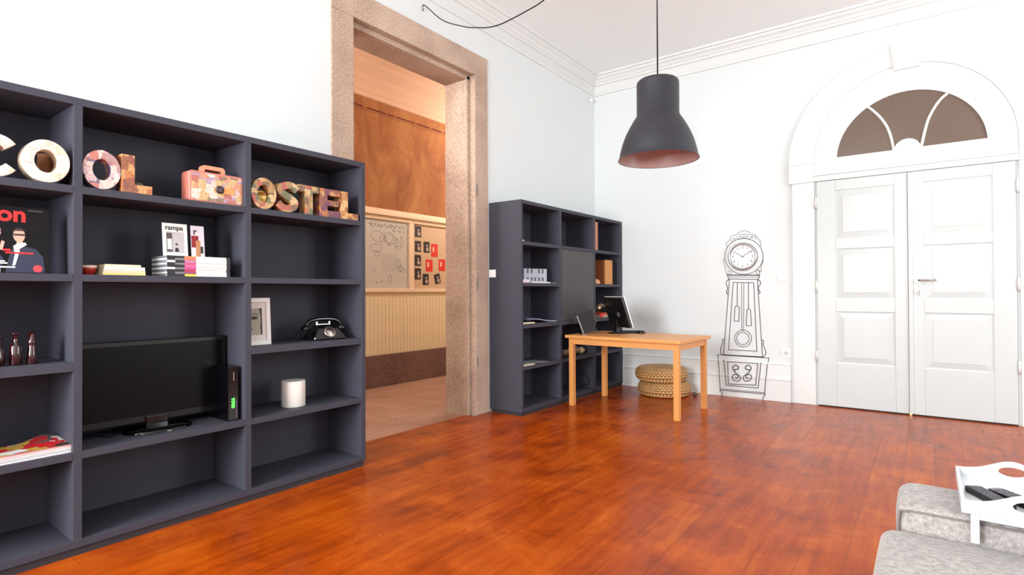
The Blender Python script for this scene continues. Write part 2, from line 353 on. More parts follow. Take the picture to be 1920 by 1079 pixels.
# ------------------------------------------------------------------ arched door surround, fanlight, double doors
CXD, ZS = 3.40, 2.54
def arc(rx, rz, n=40, a0=0, a1=PI): return [(CXD+rx*math.cos(a0+(a1-a0)*i/n), ZS+rz*math.sin(a0+(a1-a0)*i/n)) for i in range(n+1)]
mb = MB()
mb.ring(arc(1.045, 1.05), arc(.80, .855), .030, FY(0, D, 0), closed=False)
mb.box(2.355, 2.60, D-.030, D, 2.345, ZS).box(4.20, 4.445, D-.030, D, 2.345, ZS)
mb.box(2.385, 2.60, D-.022, D, 0, 2.345).box(4.20, 4.415, D-.022, D, 0, 2.345)
struct(mb.build('trim_5', TRIM, bevel=.004), 'white painted stone arch around the double door')
mb = MB().prism([(3.30, 3.345), (3.50, 3.345), (3.535, 3.60), (3.265, 3.60)], .05, FY(0, D, 0))
struct(mb.build('trim_6', TRIM, bevel=.006), 'white painted keystone over the fanlight')
mb = MB(); mb.ring(arc(.80, .855), arc(.608, .606), .020, FY(0, D, 0), closed=False)
mb.box(2.60, 4.20, D-.020, D, 2.42, ZS+.005)
mb.box(2.60, 4.20, D-.034, D, 2.347, 2.372).box(2.60, 4.20, D-.026, D, 2.372, 2.405).box(2.60, 4.20, D-.038, D, 2.405, 2.428)
fan = struct(mb.build('window_1', TRIM, bevel=.003), 'white arched fanlight frame over the double door')
PANE = mat('glass_with_dim_room', (104, 88, 76), .18, spec=.35, noise=.12, nscale=2.5)  # dimness of the room beyond is put into the pane colour
mb = MB()
pts = arc(.612, .610); mb.prism([(x, z) for x, z in pts], .006, FY(0, D-.001, 0)); mb.build('pane', PANE, fan)['label'] = 'fanlight glass painted with the dim brown room beyond'
mb = MB()
mb.ring(arc(.612, .610), arc(.594, .592), .022, FY(0, D-.002, 0), closed=False)
mb.box(2.79, 4.01, D-.022, D-.002, 2.535, 2.575); mb.build('glazing_bead', TRIM, fan)
for pts in ([(1607, 192), (1632, 204), (1655, 226), (1668, 250), (1677, 286)], [(1786, 168), (1762, 188), (1743, 218), (1734, 246), (1727, 277)]):
    mb = MB(); P = spline([at('y', D-.008, *p) for p in pts], 6); mb.tube(P, .013, 8); mb.build('muntin', TRIM, fan)
mb = MB(); mb.prism([(CXD+.105*math.cos(PI*i/20), 2.57+.10*math.sin(PI*i/20)) for i in range(21)], .022, FY(0, D-.002, 0)); mb.build('hub', TRIM, fan)
def leaf(name, x0, x1, px):
    t = MB(); y0 = D-.026; z0, z1 = .012, 2.343
    zs = [(.51, 1.05), (1.18, 1.72), (1.80, 2.26)]
    zs = [(.455, .985), (1.115, 1.63), (1.735, 2.235)]
    # frame of stiles and rails round three panels
    t.box(x0, px[0], y0, D, z0, z1).box(px[1], x1, y0, D, z0, z1)
    prev = z0
    for a, b in zs+[(z1, z1)]:
        t.box(px[0], px[1], y0, D, prev, a); prev = b
    o = struct(t.build(name, DOORW, bevel=.003))
    for a, b in zs:
        p = MB(); w = px[1]-px[0]; h = b-a; i1, i2 = .012, .062
        vs = []
        for ins, yy in ((0, y0+.008), (i1, y0+.010), (i2, y0+.002), (i2+.004, y0)):
            vs += [(px[0]+ins, yy, a+ins), (px[1]-ins, yy, a+ins), (px[1]-ins, yy, b-ins), (px[0]+ins, yy, b-ins)]
        fs = [(12, 13, 14, 15)]
        for k in range(3):
            for j in range(4): fs.append((4*k+j, 4*k+(j+1) % 4, 4*k+4+(j+1) % 4, 4*k+4+j))
        p.add(vs, fs); p.build('door_panel', DOORW, o)
    return o
dl = leaf('door_1', 2.622, 3.396, (2.79, 3.29)); dl['label'] = 'left leaf of the white panelled double door'
dr = leaf('door_2', 3.402, 4.178, (3.52, 4.02)); dr['label'] = 'right leaf of the white panelled double door, with the lever handle'
MB().box(3.398, 3.436, D-.040, D-.026, .015, 2.34).build('astragal', DOORW, dr, bevel=.004)
MB().box(2.625, 4.175, D-.024, D, 0, .011).build('door_gap', mat('dark_gap', (40, 24, 18), .9), dl)
for o, x in ((dl, 2.612), (dr, 4.188)):
    for z in (.52, 1.25, 2.12):
        mb = MB(); mb.lathe([(.011, z-.055), (.011, z+.055)], 12, TR(x, D-.030, 0)); mb.lathe([(0, z+.055), (.008, z+.062), (0, z+.07)], 12, TR(x, D-.030, 0), caps=False); mb.build('hinge', TRIM, o)
hp = at('y', D-.026, 1721, 526)
h = MB(); h.lathe([(.026, 0), (.026, .008)], 24, TR(hp.x, D-.026, hp.z) @ RX(PI/2)); h.lathe([(.010, 0), (.010, .045)], 16, TR(hp.x, D-.026, hp.z) @ RX(PI/2)); h.tube([(hp.x, D-.068, hp.z), (hp.x+.03, D-.072, hp.z), (hp.x+.135, D-.070, hp.z)], .0095, 12)
h.build('door_handle', STEEL, dr)['label'] = 'steel lever handle'
kp = at('y', D-.026, 1721.5, 545)
h = MB(); h.lathe([(.024, 0), (.024, .007)], 24, TR(kp.x, D-.026, kp.z) @ RX(PI/2)); h.build('lock_plate', STEEL, dr)
h = MB(); h.box(kp.x-.010, kp.x+.010, D-.060, D-.033, kp.z-.012, kp.z+.012).box(kp.x-.004, kp.x+.006, D-.056, D-.050, kp.z-.055, kp.z-.012); h.build('key', CHROME, dr, bevel=.002)
p = at('z', 0, 1708, 780); tag(MB().box(p.x-.012, p.x+.012, D-.05, D-.03, 0, .02).build('floor_stop', mat('brass', (214, 190, 140), .3, metal=.6), bevel=.003), 'tiny brass stop on the floor between the two door leaves', 'door stop')
# ------------------------------------------------------------------ granite doorway
mb = MB()
mb.box(-.10, .012, 2.511, 2.712, 0, 3.328).box(-.06, .012, 4.148, 4.345, 0, 3.328).box(-.10, .012, 2.511, 4.345, 3.328, 3.543)
mb.box(-.352, -.06, 4.108, 4.345, -.01, 3.328).box(-.352, -.10, 2.511, 2.752, -.01, 3.328).box(-.352, -.06, 2.70, 4.345, 3.288, 3.345)
gf = struct(mb.build('trim_7', GR, bevel=.006), 'speckled granite frame of the doorway to the corridor')
for z, h_ in ((2.20, .13), (1.28, .12), (.52, .11)):
    mb = MB(); n = 20; mb.prism([(.013*math.cos(2*PI*i/n), h_/2*math.sin(2*PI*i/n)) for i in range(n)], .003, FX(.012, 4.172, z)); mb.build('mortar_patch', mat('grey_mortar', (128, 124, 120), .9), gf)
# ------------------------------------------------------------------ corridor beyond
XC = -2.12
OR = plaster('orange_distemper', [(.25, (112, 64, 34)), (.42, (140, 84, 46)), (.55, (156, 100, 56)), (.7, (174, 122, 76)), (.85, (190, 146, 102))], 1.7)
PKC = mat('corridor_ceiling_paint', (206, 168, 142), .9, noise=.08, nscale=2)
CRM = mat('corridor_cream_paint', (224, 206, 170), .6, noise=.03, nscale=3)
struct(MB().box(XC-.2, XC, -.5, 9.5, -.1, 4.3).build('wall_corridor', OR))
struct(MB().box(XC, -.35, -.7, -.5, -.1, 4.3).build('wall_corridor_near', CRM)); struct(MB().box(XC, -.35, 9.5, 9.7, -.1, 4.3).build('wall_corridor_end', CRM))
struct(MB().box(XC-.2, -.35, -.7, 9.7, 4.18, 4.33).build('ceiling_corridor', PKC))
struct(MB().box(-.40, -.352, -.5, 2.511, 0, 4.18).box(-.40, -.352, 4.345, 9.5, 0, 4.18).box(-.40, -.352, 2.511, 4.345, 3.35, 4.18).build('wall_corridor_inner', CRM))
PR = [(0, 3.67), (.02, 3.675), (.03, 3.72), (.05, 3.74), (.07, 3.80), (.12, 3.86), (.13, 3.90), (.24, 3.98), (.26, 4.02), (.34, 4.06), (.36, 4.10), (.50, 4.14), (.50, 4.18), (0, 4.18)]
mb = MB(); n = len(PR); mb.add([(XC+q, y, z) for y in (-.5, 9.5) for q, z in PR], [(i, (i+1) % n, n+(i+1) % n, n+i) for i in range(n)]); struct(mb.build('trim_8', PKC), 'pinkish moulded cornice of the corridor')
# broken stencil line under the cornice
mb = MB(); y = -.4; random.seed(3)
while y < 9.3:
    l = random.uniform(.10, .34); mb.box(XC, XC+.002, y, y+l, 3.532, 3.552); y += l+random.uniform(.02, .06)
y = -.4
while y < 9.3:
    l = random.uniform(.3, .7); mb.box(XC, XC+.002, y, y+l, 3.508, 3.513); y += l+.02
struct(mb.build('trim_9', mat('stencil_brown', (96, 36, 22), .9)), 'broken dark stencilled line on the orange wall')
mb = MB()
SKC = [(0, 0), (.06, 0), (.06, .40), (.045, .406), (0, .406)]
struct(mb.add([(XC+q, y, z) for y in (-.5, 9.5) for q, z in SKC], [(i, (i+1) % 5, 5+(i+1) % 5, 5+i) for i in range(5)]).build('baseboard_corridor', GRD), 'dark granite base course of the corridor wall')
mb = MB(); y = -.5
while y < 9.5: mb.box(XC+.01, XC+.024, y, y+.052, .406, 1.21); mb.box(XC+.01, XC+.020, y+.052, y+.062, .406, 1.21); y += .062
struct(mb.build('trim_10', CRM), 'cream vertical board wainscot below the notice boards')
mb = MB(); mb.box(XC, XC+.05, -.5, 9.5, 1.205, 1.25).box(XC, XC+.035, -.5, 9.5, 2.145, 2.20).box(XC, XC+.065, -.5, 9.5, 2.20, 2.25).box(XC, XC+.045, -.5, 9.5, 2.25, 2.285)
for yy in (2.4, 3.82, 5.24, 6.66, 8.08): mb.box(XC, XC+.035, yy, yy+.085, 1.25, 2.145)
struct(mb.build('trim_11', mat('corridor_trim_paint', (226, 200, 172), .5), bevel=.005), 'cream rails and stiles framing the notice boards')
wb = tag(MB().box(XC+.001, XC+.012, 3.905, 5.24, 1.25, 2.145).build('whiteboard', mat('scribbled_board_white', (186, 182, 176), .4)), 'pale framed board covered in pen doodles beyond the doorway', 'board')
pb = tag(MB().box(XC+.001, XC+.012, 5.325, 6.66, 1.25, 2.145).build('notice_board', mat('notice_board_tan', (196, 166, 136), .6)), 'tan board with rows of black and red cards beyond the doorway', 'board')
# doodles
random.seed(11); mb = MB(); xd = XC+.012
def dline(P, w=.004): mb.ribbon([Vector((xd, a, b)) for a, b in P], w, (1, 0, 0), .0008)
yy = 4.56
while yy < 5.18:
    z = 2.075-.02*(yy-4.56)
    P = [(yy+random.uniform(0, .025), z+random.uniform(-.03, .03)) for _ in range(5)]; dline(P)
    if yy > 4.95:
        P = [(yy+random.uniform(0, .02), z-.05+random.uniform(-.02, .02)) for _ in range(4)]; dline(P)
    yy += .033
def blob(cy, cz, ry, rz, jit=.25, n=16, turns=1):
    P = [(cy+ry*math.cos(2*PI*turns*i/n)*(1+random.uniform(-jit, jit)), cz+rz*math.sin(2*PI*turns*i/n)*(1+random.uniform(-jit, jit))) for i in range(n+1)]
    dline([(v.x, v.y) for v in spline([(a, b, 0) for a, b in P], 3)], .0035)
for a in ((4.72, 1.93, .10, .08), (4.80, 1.90, .05, .04), (4.90, 1.92, .07, .07), (4.93, 1.90, .10, .06), (5.03, 1.87, .03, .06), (5.05, 1.80, .045, .02), (5.12, 1.88, .025, .07), (4.68, 1.78, .09, .05), (4.70, 1.70, .05, .03), (5.10, 1.52, .03, .04), (5.06, 1.58, .035, .05), (4.92, 1.38, .03, .05), (5.14, 1.50, .03, .03)): blob(*a)
for k in range(7): dline([(4.80+.035*k, 1.72), (4.79+.045*k, 1.48)], .0025)
for a, b in ((4.66, 1.49), (4.78, 1.345), (4.70, 1.335), (4.90, 1.83)):
    mb.lathe([(.009, 0), (.009, .001)], 10, TR(xd, a, b) @ RY(PI/2))
dd = mb.build('doodle', mat('doodle_ink', (92, 84, 92), .8), wb); dd['label'] = 'pen doodles and scribbled heading'
CARD = [('dark photo card, topmost of the left column on the tan board', 5.36, 5.48, 1.970, 2.12, 'k'), ('dark photo card, second from the top of the left column on the tan board', 5.36, 5.475, 1.765, 1.917, 'k'), ('dark photo card, third from the top of the left column on the tan board', 5.355, 5.473, 1.57, 1.722, 'k'), ('dark photo card, lowest of the left column on the tan board', 5.355, 5.472, 1.382, 1.537, 'k'),
        ('dark photo card just left of the upper red card on the tan board', 5.525, 5.640, 1.763, 1.917, 'k'), ('dark photo card in the bottom row, nearest the left column', 5.507, 5.622, 1.308, 1.463, 'k'),
        ('upper red card with a rough white edge on the tan board', 5.675, 5.805, 1.71, 1.895, 'r'), ('lower left red card on the tan board', 5.568, 5.702, 1.497, 1.668, 'r'), ('lower right red card with a torn left edge on the tan board', 5.826, 5.958, 1.512, 1.683, 'r'),
        ('tilted dark photo card at the bottom of the tan board', 5.74, 5.855, 1.328, 1.468, 't'), ('dark photo card half hidden by the stone jamb, bottom row', 6.022, 6.14, 1.335, 1.47, 'k'), ('card split blue over red beside the stone jamb', 5.975, 6.13, 1.742, 1.935, 'b')]
kb = mat('card_black', (34, 26, 34), .5); kw = mat('card_face', (176, 150, 140), .5); rb = mat('card_red', (206, 44, 34), .5); bb = mat('card_blue', (48, 56, 110), .5); pw = mat('card_pale', (222, 196, 180), .6)
for lab, y0, y1, z0, z1, k in CARD:
    cy, cz = (y0+y1)/2, (z0+z1)/2; w, h_ = (y1-y0)/2, (z1-z0)/2
    M = TR(XC+.0125, cy, cz) @ (RX(math.radians(14)) if k == 't' else Matrix.Identity(4))
    mb = MB(); mb.box(0, .002, -w, w, -h_, h_, M)
    if k in 'kt':
        mb.cur = 1; mb.lathe([(.018, 0), (.018, .001)], 12, M @ TR(.002, .008, .02) @ RY(PI/2)); mb.lathe([(.028, 0), (.028, .001)], 12, M @ TR(.002, .016, -.03) @ RY(PI/2)); mats = [kb, kw]
    elif k == 'r': mb.cur = 1; mb.box(.002, .003, -w*.55, -w*.1, -.02, .045, M); mats = [rb, pw]
    else: mb.cur = 1; mb.box(.002, .003, -w, w, 0, h_, M); mats = [rb, bb]
    tag(mb.build('photo_card', mats), lab, 'card', 'cards pinned on the tan board')
# ------------------------------------------------------------------ shelving units
SH = [(.037, .072), (.441, .476), (.846, .888), (1.258, 1.292), (1.664, 1.699), (2.072, 2.107)]
XF = .396
def unit(label, y_panels, cells_skip, door=None, zt=2.107):
    t = thing('bookcase', label, 'bookcase', (0, 0, 0))
    P = y_panels
    for k, (a, b) in enumerate(P):
        MB().box(.004, XF-(0 if k in (0, len(P)-1) else .0015), a, b, .035, zt-(0.034 if 0 < k < len(P)-1 else 0)).build('side_panel' if k in (0, len(P)-1) else 'divider', SLATE, t, bevel=.0015)
    MB().box(.004, XF-.0005, P[0][1], P[-1][0], zt-.035, zt).build('top_panel', SLATE, t, bevel=.0015)
    MB().box(.004, XF-.0005, P[0][1], P[-1][0], .037, .072).build('bottom_panel', SLATE, t, bevel=.0015)
    for c in range(len(P)-1):
        for k in (1, 2, 3, 4):
            if (c, k) in cells_skip: continue
            MB().box(.016, XF-.001, P[c][1], P[c+1][0], SH[k][0], SH[k][1]).build('shelf', SLATE, t, bevel=.0015)
        MB().box(.004, .015, P[c][1], P[c+1][0], .072, zt-.035).build('back_panel', SLATE, t)
    MB().box(.02, XF-.012, P[0][0]+.012, P[-1][1]-.012, 0, .0345).build('plinth', mat('plinth_dark', (44, 42, 48), .6), t)
    if door:
        c, k0, k1 = door; MB().box(XF-.022, XF-.003, P[c][1]+.003, P[c+1][0]-.003, SH[k0][1]+.003, SH[k1][0]-.003).build('cabinet_door', SLATE2, t, bevel=.0015)
    return t
unit('long slate-grey open bookcase left of the granite doorway', [(.05, .085), (.853, .888), (1.656, 1.692), (2.473, 2.508)], {(1, 2)})
ru = unit('slate-grey bookcase with one closed door behind the desk, in the corner', [(4.371, 4.402), (5.085, 5.125), (5.845, 5.885), (6.555, 6.600)], {(1, 3), (2, 3) if False else (9, 9)}, door=(1, 2, 4), zt=2.100)
# switch on the side of the corner bookcase
def plate(name, label, cat, M, w, h_, rock=True):
    t = thing(name, label, cat); t.matrix_world = M
    MB().box(-w/2, w/2, -.008, 0, -h_/2, h_/2).build('cover_plate', SWITCH, t, bevel=.002)
    if rock: MB().box(-w*.32, w*.32, -.012, -.008, -h_*.34, h_*.34).build('rocker', SWITCH, t, bevel=.002)
    else:
        MB().lathe([(.026, 0), (.026, .004), (.021, .004), (.019, -.003+.006), (.0, .001)], 24, TR(0, -.008, 0) @ RX(PI/2), caps=False).build('socket_face', mat('socket_grey', (205, 203, 200), .4), t)
        for s in (-.008, .008): MB().lathe([(.003, 0), (.003, .006)], 8, TR(s, -.008, 0) @ RX(PI/2)).build('socket_hole', MATTEB, t)
    return t
plate('light_switch', 'white light switch on the side of the corner bookcase', 'switch', TR(.046, 4.371, 1.388), .082, .078)
p = at('y', D, 1466, 521.5); plate('light_switch', 'white light switch on the wall right of the drawn clock', 'switch', TR(p.x, D, p.z), .088, .068)
p = at('y', D, 1474, 663); plate('wall_socket', 'white power socket low on the wall right of the drawn clock', 'socket', TR(p.x, D, p.z), .086, .086, False)
p = at('y', D, 1108, 190)
mb = MB(); mb.lathe([(0, 0), (.02, .002), (.026, .012), (.022, .03), (0, .036)], 20, caps=False); s_ = mb.build('sensor', SWITCH); s_.location = (.002, 6.50, 3.722); s_.rotation_euler = (0, PI/2, 0); tag(s_, 'small round white sensor high on the left wall near the corner', 'sensor')
# ------------------------------------------------------------------ decorative letters
def ell(rx, rz, n=36, a0=0, a1=2*PI, closed=True, c=(0, 0)):
    k = n if closed else n+1
    return [(c[0]+rx*math.cos(a0+(a1-a0)*i/n), c[1]+rz*math.sin(a0+(a1-a0)*i/n)) for i in range(k)]
def letter(ch, y0, y1, z0, h_, m, label, dep=.075, xf=.388):
    w = y1-y0; mb = MB(); M = FX(xf-dep, y0, z0)
    if ch == 'O':
        mb.ring(ell(w/2, h_/2, c=(w/2, h_/2)), ell(w/2*.50, h_/2*.54, c=(w/2, h_/2)), dep, M)
    elif ch == 'C':
        a0, a1 = math.radians(38), math.radians(322)
        mb.ring(ell(w*.52, h_/2, 36, a0, a1, False, (w*.52, h_/2)), ell(w*.52*.50, h_/2*.54, 36, a0, a1, False, (w*.52, h_/2)), dep, M, closed=False)
    elif ch == 'S':
        t = h_*.235; P = [(.90, .74), (.72, .865), (.48, .885), (.24, .80), (.20, .66), (.38, .555), (.64, .46), (.80, .34), (.76, .20), (.52, .115), (.28, .135), (.08, .27)]
        P = [(a*w, b*h_, 0) for a, b in P]; S_ = spline(P, 5); A = []; B_ = []
        for i, q in enumerate(S_):
            d = (S_[min(i+1, len(S_)-1)]-S_[max(i-1, 0)]).normalized(); nn = Vector((-d.y, d.x, 0))*t/2
            A.append(((q+nn).x, (q+nn).y)); B_.append(((q-nn).x, (q-nn).y))
        mb.ring(A, B_, dep, M, closed=False)
    else:
        s = h_*.23; L_ = {'L': [(0, 0), (w, 0), (w, s), (s*1.35, s), (s*1.35, h_), (0, h_)],
              'T': [(w/2-s*.62, 0), (w/2+s*.62, 0), (w/2+s*.62, h_-s), (w, h_-s), (w, h_), (0, h_), (0, h_-s), (w/2-s*.62, h_-s)],
              'E': [(0, 0), (w, 0), (w, s), (s*1.3, s), (s*1.3, h_/2-s*.45), (w*.93, h_/2-s*.45), (w*.93, h_/2+s*.45), (s*1.3, h_/2+s*.45), (s*1.3, h_-s), (w, h_-s), (w, h_), (0, h_)]}[ch]
        mb.prism(L_, dep, M)
    o = mb.build('letter', m, bevel=.002, origin=(xf-dep/2, y0, z0)); return tag(o, label, 'letter', 'collage letters on the top shelf')
ZL = 1.699
cA = [(240, 214, 196), (246, 228, 206), (232, 190, 176), (250, 236, 222), (222, 206, 178)]
cB = [(176, 138, 136), (206, 176, 176), (120, 104, 128), (222, 196, 186), (190, 120, 108), (232, 214, 206)]
cC = [(150, 92, 62), (186, 116, 66), (204, 152, 96), (140, 84, 70), (176, 140, 96)]
cD = [(170, 132, 84), (198, 158, 104), (126, 96, 66), (214, 180, 128), (112, 110, 78), (178, 96, 74)]
letter('C', .50, .665, ZL, .182, collage('collage_pale_c', cA, 18, 1), 'pale pink collage letter C at the left edge, first of the row')
letter('O', .672, .842, ZL, .190, collage('collage_pale_o', cA, 18, 2), 'pale peach collage letter O beside the C')
letter('O', .888+.001, 1.043, ZL, .186, collage('collage_mauve', cB, 30, 3), 'mauve and grey collage letter O beside the brown L')
letter('L', 1.045, 1.180, ZL, .186, collage('collage_brown', cC, 26, 4), 'brown and orange collage letter L between the mauve O and the little suitcase')
letter('O', 1.695, 1.852, ZL, .186, collage('collage_khaki', cD, 26, 5), 'khaki collage letter O with a brass dish in it')
letter('S', 1.852, 2.006, ZL, .186, collage('collage_khaki2', cD, 22, 6), 'green and tan collage letter S')
letter('T', 2.000, 2.150, ZL, .184, collage('collage_tan', cD, 28, 7), 'tan collage letter T between S and E')
letter('E', 2.155, 2.310, ZL, .184, collage('collage_rust', cC+[(120, 70, 90)], 28, 8), 'rust collage letter E between T and the last L')
letter('L', 2.314, 2.455, ZL, .184, collage('collage_gold', [(196, 140, 84), (216, 166, 100), (160, 96, 60), (224, 186, 130)], 28, 9), 'golden tan collage letter L at the right end of the row')
b_ = MB().lathe([(0, .0), (.03, .002), (.036, .006), (.05, .03), (.055, .032), (.055, .036), (.046, .036), (.034, .012), (0, .008)], 32, caps=False).build('brass_dish', mat('brass_dish', (200, 168, 96), .3, metal=.8)); b_.scale = (.66, .66, .66); b_.location = (.325, 1.778, ZL+.080); b_.rotation_euler = (0, PI/2, 0); tag(b_, 'round brass dish set in the hole of the khaki O', 'dish')
v_ = MB().lathe([(.033, 0), (.036, .01), (.034, .09), (.030, .14), (.033, .15), (.028, .15), (.026, .02), (0, .02)], 24, caps=False).build('pot', mat('brown_cork', (140, 84, 48), .7, noise=.3, nscale=40)); v_.location = (.24, .79, ZL); tag(v_, 'brown patterned pot seen through the pale peach O', 'pot')
p_ = MB().lathe([(.012, 0), (.030, .02), (.032, .05), (.02, .075), (0, .08)], 20, caps=False).build('pebble_ornament', mat('grey_green_stone', (112, 106, 84), .8, noise=.3, nscale=30)); p_.location = (.25, 1.165, ZL); tag(p_, 'small grey-green rounded ornament behind the brown L', 'ornament')
# little suitcase
t = thing('suitcase', 'small pink collage-covered suitcase on the top shelf', 'suitcase', (.318, 1.515, ZL))
SK_ = mat('suitcase_pink', (206, 120, 104), .45, noise=.15, nscale=20)
def rrect(w, h_, r, n=5):
    P = []
    for cx, cy, a in ((w/2-r, h_-r, 0), (-w/2+r, h_-r, PI/2), (-w/2+r, r, PI), (w/2-r, r, 1.5*PI)):
        P += [(cx+r*math.cos(a+PI/2*i/n), cy+r*math.sin(a+PI/2*i/n)) for i in range(n+1)]
    return P
MB().prism(rrect(.30, .170, .02), .095, FX(-.05, 0, 0)).build('body', SK_, t, bevel=.006, seg=3)
mb = MB().prism(rrect(.275, .148, .014), .003, FX(.045, 0, .011)); mb.build('collage_front', collage('suitcase_collage', [(226, 196, 186), (176, 150, 176), (214, 150, 116), (232, 214, 200), (150, 120, 84), (214, 176, 120), (190, 110, 92)], 24, 12), t)
mb = MB(); mb.ring(rrect(.130, .052, .02), [(x, y) for x, y in rrect(.094, .030, .006)], .035, FX(-.02, -.008, .160)); mb.build('handle', mat('suitcase_handle', (204, 140, 106), .5), t, bevel=.003)
MB().box(.048, .052, .028, .092, .060, .092).build('strap', mat('orange_strap', (224, 150, 80), .5), t)
MB().lathe([(.022, 0), (.022, .008), (.014, .010), (0, .010)], 20, TR(.048, .010, .080) @ RY(PI/2), caps=False).build('clasp', mat('dark_clasp', (54, 34, 36), .4), t)
# ------------------------------------------------------------------ magazines and books
def slab(x0, x1, y0, y1, z0, z1, mb=None): return (mb or MB()).box(x0, x1, y0, y1, z0, z1)
MAG_TOP = 1.292
spine_cols = [('orange', (236, 128, 84)), ('salmon', (238, 112, 96)), ('lilac', (182, 130, 168)), ('rose', (226, 84, 120)), ('pink', (232, 104, 156)), ('magenta', (214, 70, 140)), ('crimson', (178, 60, 86)), ('yellow', (236, 220, 70)), ('plum', (150, 70, 100))]
blk = mat('spine_black', (24, 22, 28), .5); gry = mat('spine_grey', (120, 116, 122), .5); dw = mat('dark_cover_edge', (30, 30, 34), .4)
nm = 9; th = .1085/nm; order = ['topmost', 'second from the top', 'third from the top', 'fourth from the top', 'middle', 'fourth from the bottom', 'third from the bottom', 'second from the bottom', 'lowest']
order = ['topmost', 'second from the top', 'third from the top', 'fourth from the top', 'fifth and middle one', 'sixth from the top', 'seventh from the top', 'second from the bottom', 'lowest']
seq = [0, 1, 2, 3, 4, 5, 6, 8, 7]
for i in range(nm):
    zt = MAG_TOP+th*(nm-i); zb = zt-th+.0008; j = random.uniform(-.004, .004)
    t = thing('magazine', 'white-spined magazine with a %s block, %s of the thick stack' % (spine_cols[seq[i]][0], order[i]), 'magazine', (.27+j, 1.418, zb), 0, 'white-spined magazines in the thick stack')
    hh = zt-zb
    MB().box(-.095, .098, -.161, .162, .0006, hh-.0006).build('pages', PAPER if i % 2 else GREYP, t)
    mb = MB()
    bands = [(-.163, -.125, 1), (-.125, -.078, 2 if i % 2 else 1), (-.078, -.020, 3), (-.020, .142, 0), (.142, .163, 1)]
    if i in (2, 5): bands[0] = (-.163, -.125, 0)
    for a, b, c in bands: mb.cur = c; mb.box(.098, .101, a, b, 0, hh)
    mb.build('spine', [PAPER, blk, gry, mat('spine_'+spine_cols[seq[i]][0], spine_cols[seq[i]][1], .5)], t)
# yellowish books
bk = [('cream', (232, 220, 186), .906, 1.13, .012), ('white', (236, 230, 218), .984, 1.152, .012), ('pale grey', (214, 206, 194), .986, 1.153, .008), ('beige', (222, 200, 168), .985, 1.155, .010), ('pale yellow', (226, 204, 120), .98, 1.156, .0105)]
z = MAG_TOP
for i, (nme, c, y0, y1, h_) in enumerate(reversed(bk)):
    y0 = .975+.002*i; y1 = 1.156-.001*i if i < 4 else 1.135
    t = thing('paperback', '%s paperback, %s of the thin stack left of the white-spined magazines' % (nme, ['lowest', 'second from the bottom', 'middle one', 'second from the top', 'topmost'][i]), 'book', (.30, (y0+y1)/2, z), 0, 'thin stack of paperbacks')
    w = (y1-y0)/2; MB().box(-.065, .066, -w+.002, w-.002, .001, h_-.001).build('pages', CREAM, t); MB().box(-.067, .071, -w, w, 0, .001).box(-.067, .071, -w, w, h_-.0015, h_-.0005).box(.066, .071, -w, w, .001, h_-.0015).build('cover', mat('book_'+nme, c, .6), t); z += h_
mb = MB(); mb.lathe([(.018, 0), (.027, .006), (.034, .024), (.036, .042), (.034, .042), (.030, .022), (0, .010)], 28, caps=False); bo = mb.build('bowl', [mat('red_bowl', (168, 36, 28), .35)]); bo.location = (.30, .935, MAG_TOP); tag(bo, 'small red bowl at the left end of the paperback shelf', 'bowl')
mb = MB().lathe([(.0362, .034), (.0368, .038), (.0368, .046), (.034, .046)], 28, caps=False); r_ = mb.build('rim', mat('cream_rim', (226, 196, 170), .4), bo)
# two upright magazines behind the stack
def card(name, label, y0, y1, z0, z1, x, m, deco, lean=.0, cat='magazine', th_=.006):
    t = thing(name, label, cat, (x, (y0+y1)/2, z0)); t.rotation_euler = (0, -lean, 0)
    w = (y1-y0)/2; h_ = z1-z0; MB().box(-th_, 0, -w, w, 0, h_).build('cover', m, t); deco(t, w, h_); return t
def flat(t, name, m, y0, y1, z0, z1, d=.0008): return MB().box(0, d, y0, y1, z0, z1).build(name, m, t)
def d1(t, w, h_):
    text('title', 'rampa', .036, FX(.0004, -w*.80, h_*.80), blk, t, off=.0008, sx=.98)
    flat(t, 'cover_photo', mat('print_grey', (188, 182, 182), .6), -w*.72, w*.70, h_*.10, h_*.74)
    flat(t, 'window_print', mat('print_dark', (84, 72, 72), .6), -w*.72, -w*.26, h_*.12, h_*.70, .0012)
    flat(t, 'window_print', PAPER, -w*.66, -w*.30, h_*.20, h_*.52, .0016)
    mb = MB(); mb.lathe([(.006, 0), (.006, .0016)], 12, TR(0, .005, h_*.36) @ RY(PI/2)); mb.prism([(-.010, 0), (.012, 0), (.006, .022), (-.006, .022)], .0016, FX(0, .005, h_*.13)); mb.build('figure_print', blk, t)
card('magazine', 'white magazine titled rampa standing behind the thick stack', 1.262, 1.384, 1.402, 1.578, .31, PAPER, d1, .10)
def d2(t, w, h_):
    text('title', 'r', .05, FX(.0004, -w*.7, h_*.72), blk, t, off=.001)
    flat(t, 'cover_print', mat('print_dark_red', (140, 30, 36), .6), -w, w*.1, h_*.30, h_*.68)
    flat(t, 'cover_print', mat('print_tan', (186, 126, 84), .6), -w*.35, w*.35, .002, h_*.52, .0012)
    flat(t, 'cover_print', blk, w*.35, w*.75, h_*.12, h_*.34, .0014)
card('magazine', 'narrow magazine with a dark red print, right of the rampa magazine', 1.404, 1.472, 1.402, 1.575, .31, mat('pale_cover', (214, 206, 214), .5), d2, .10)
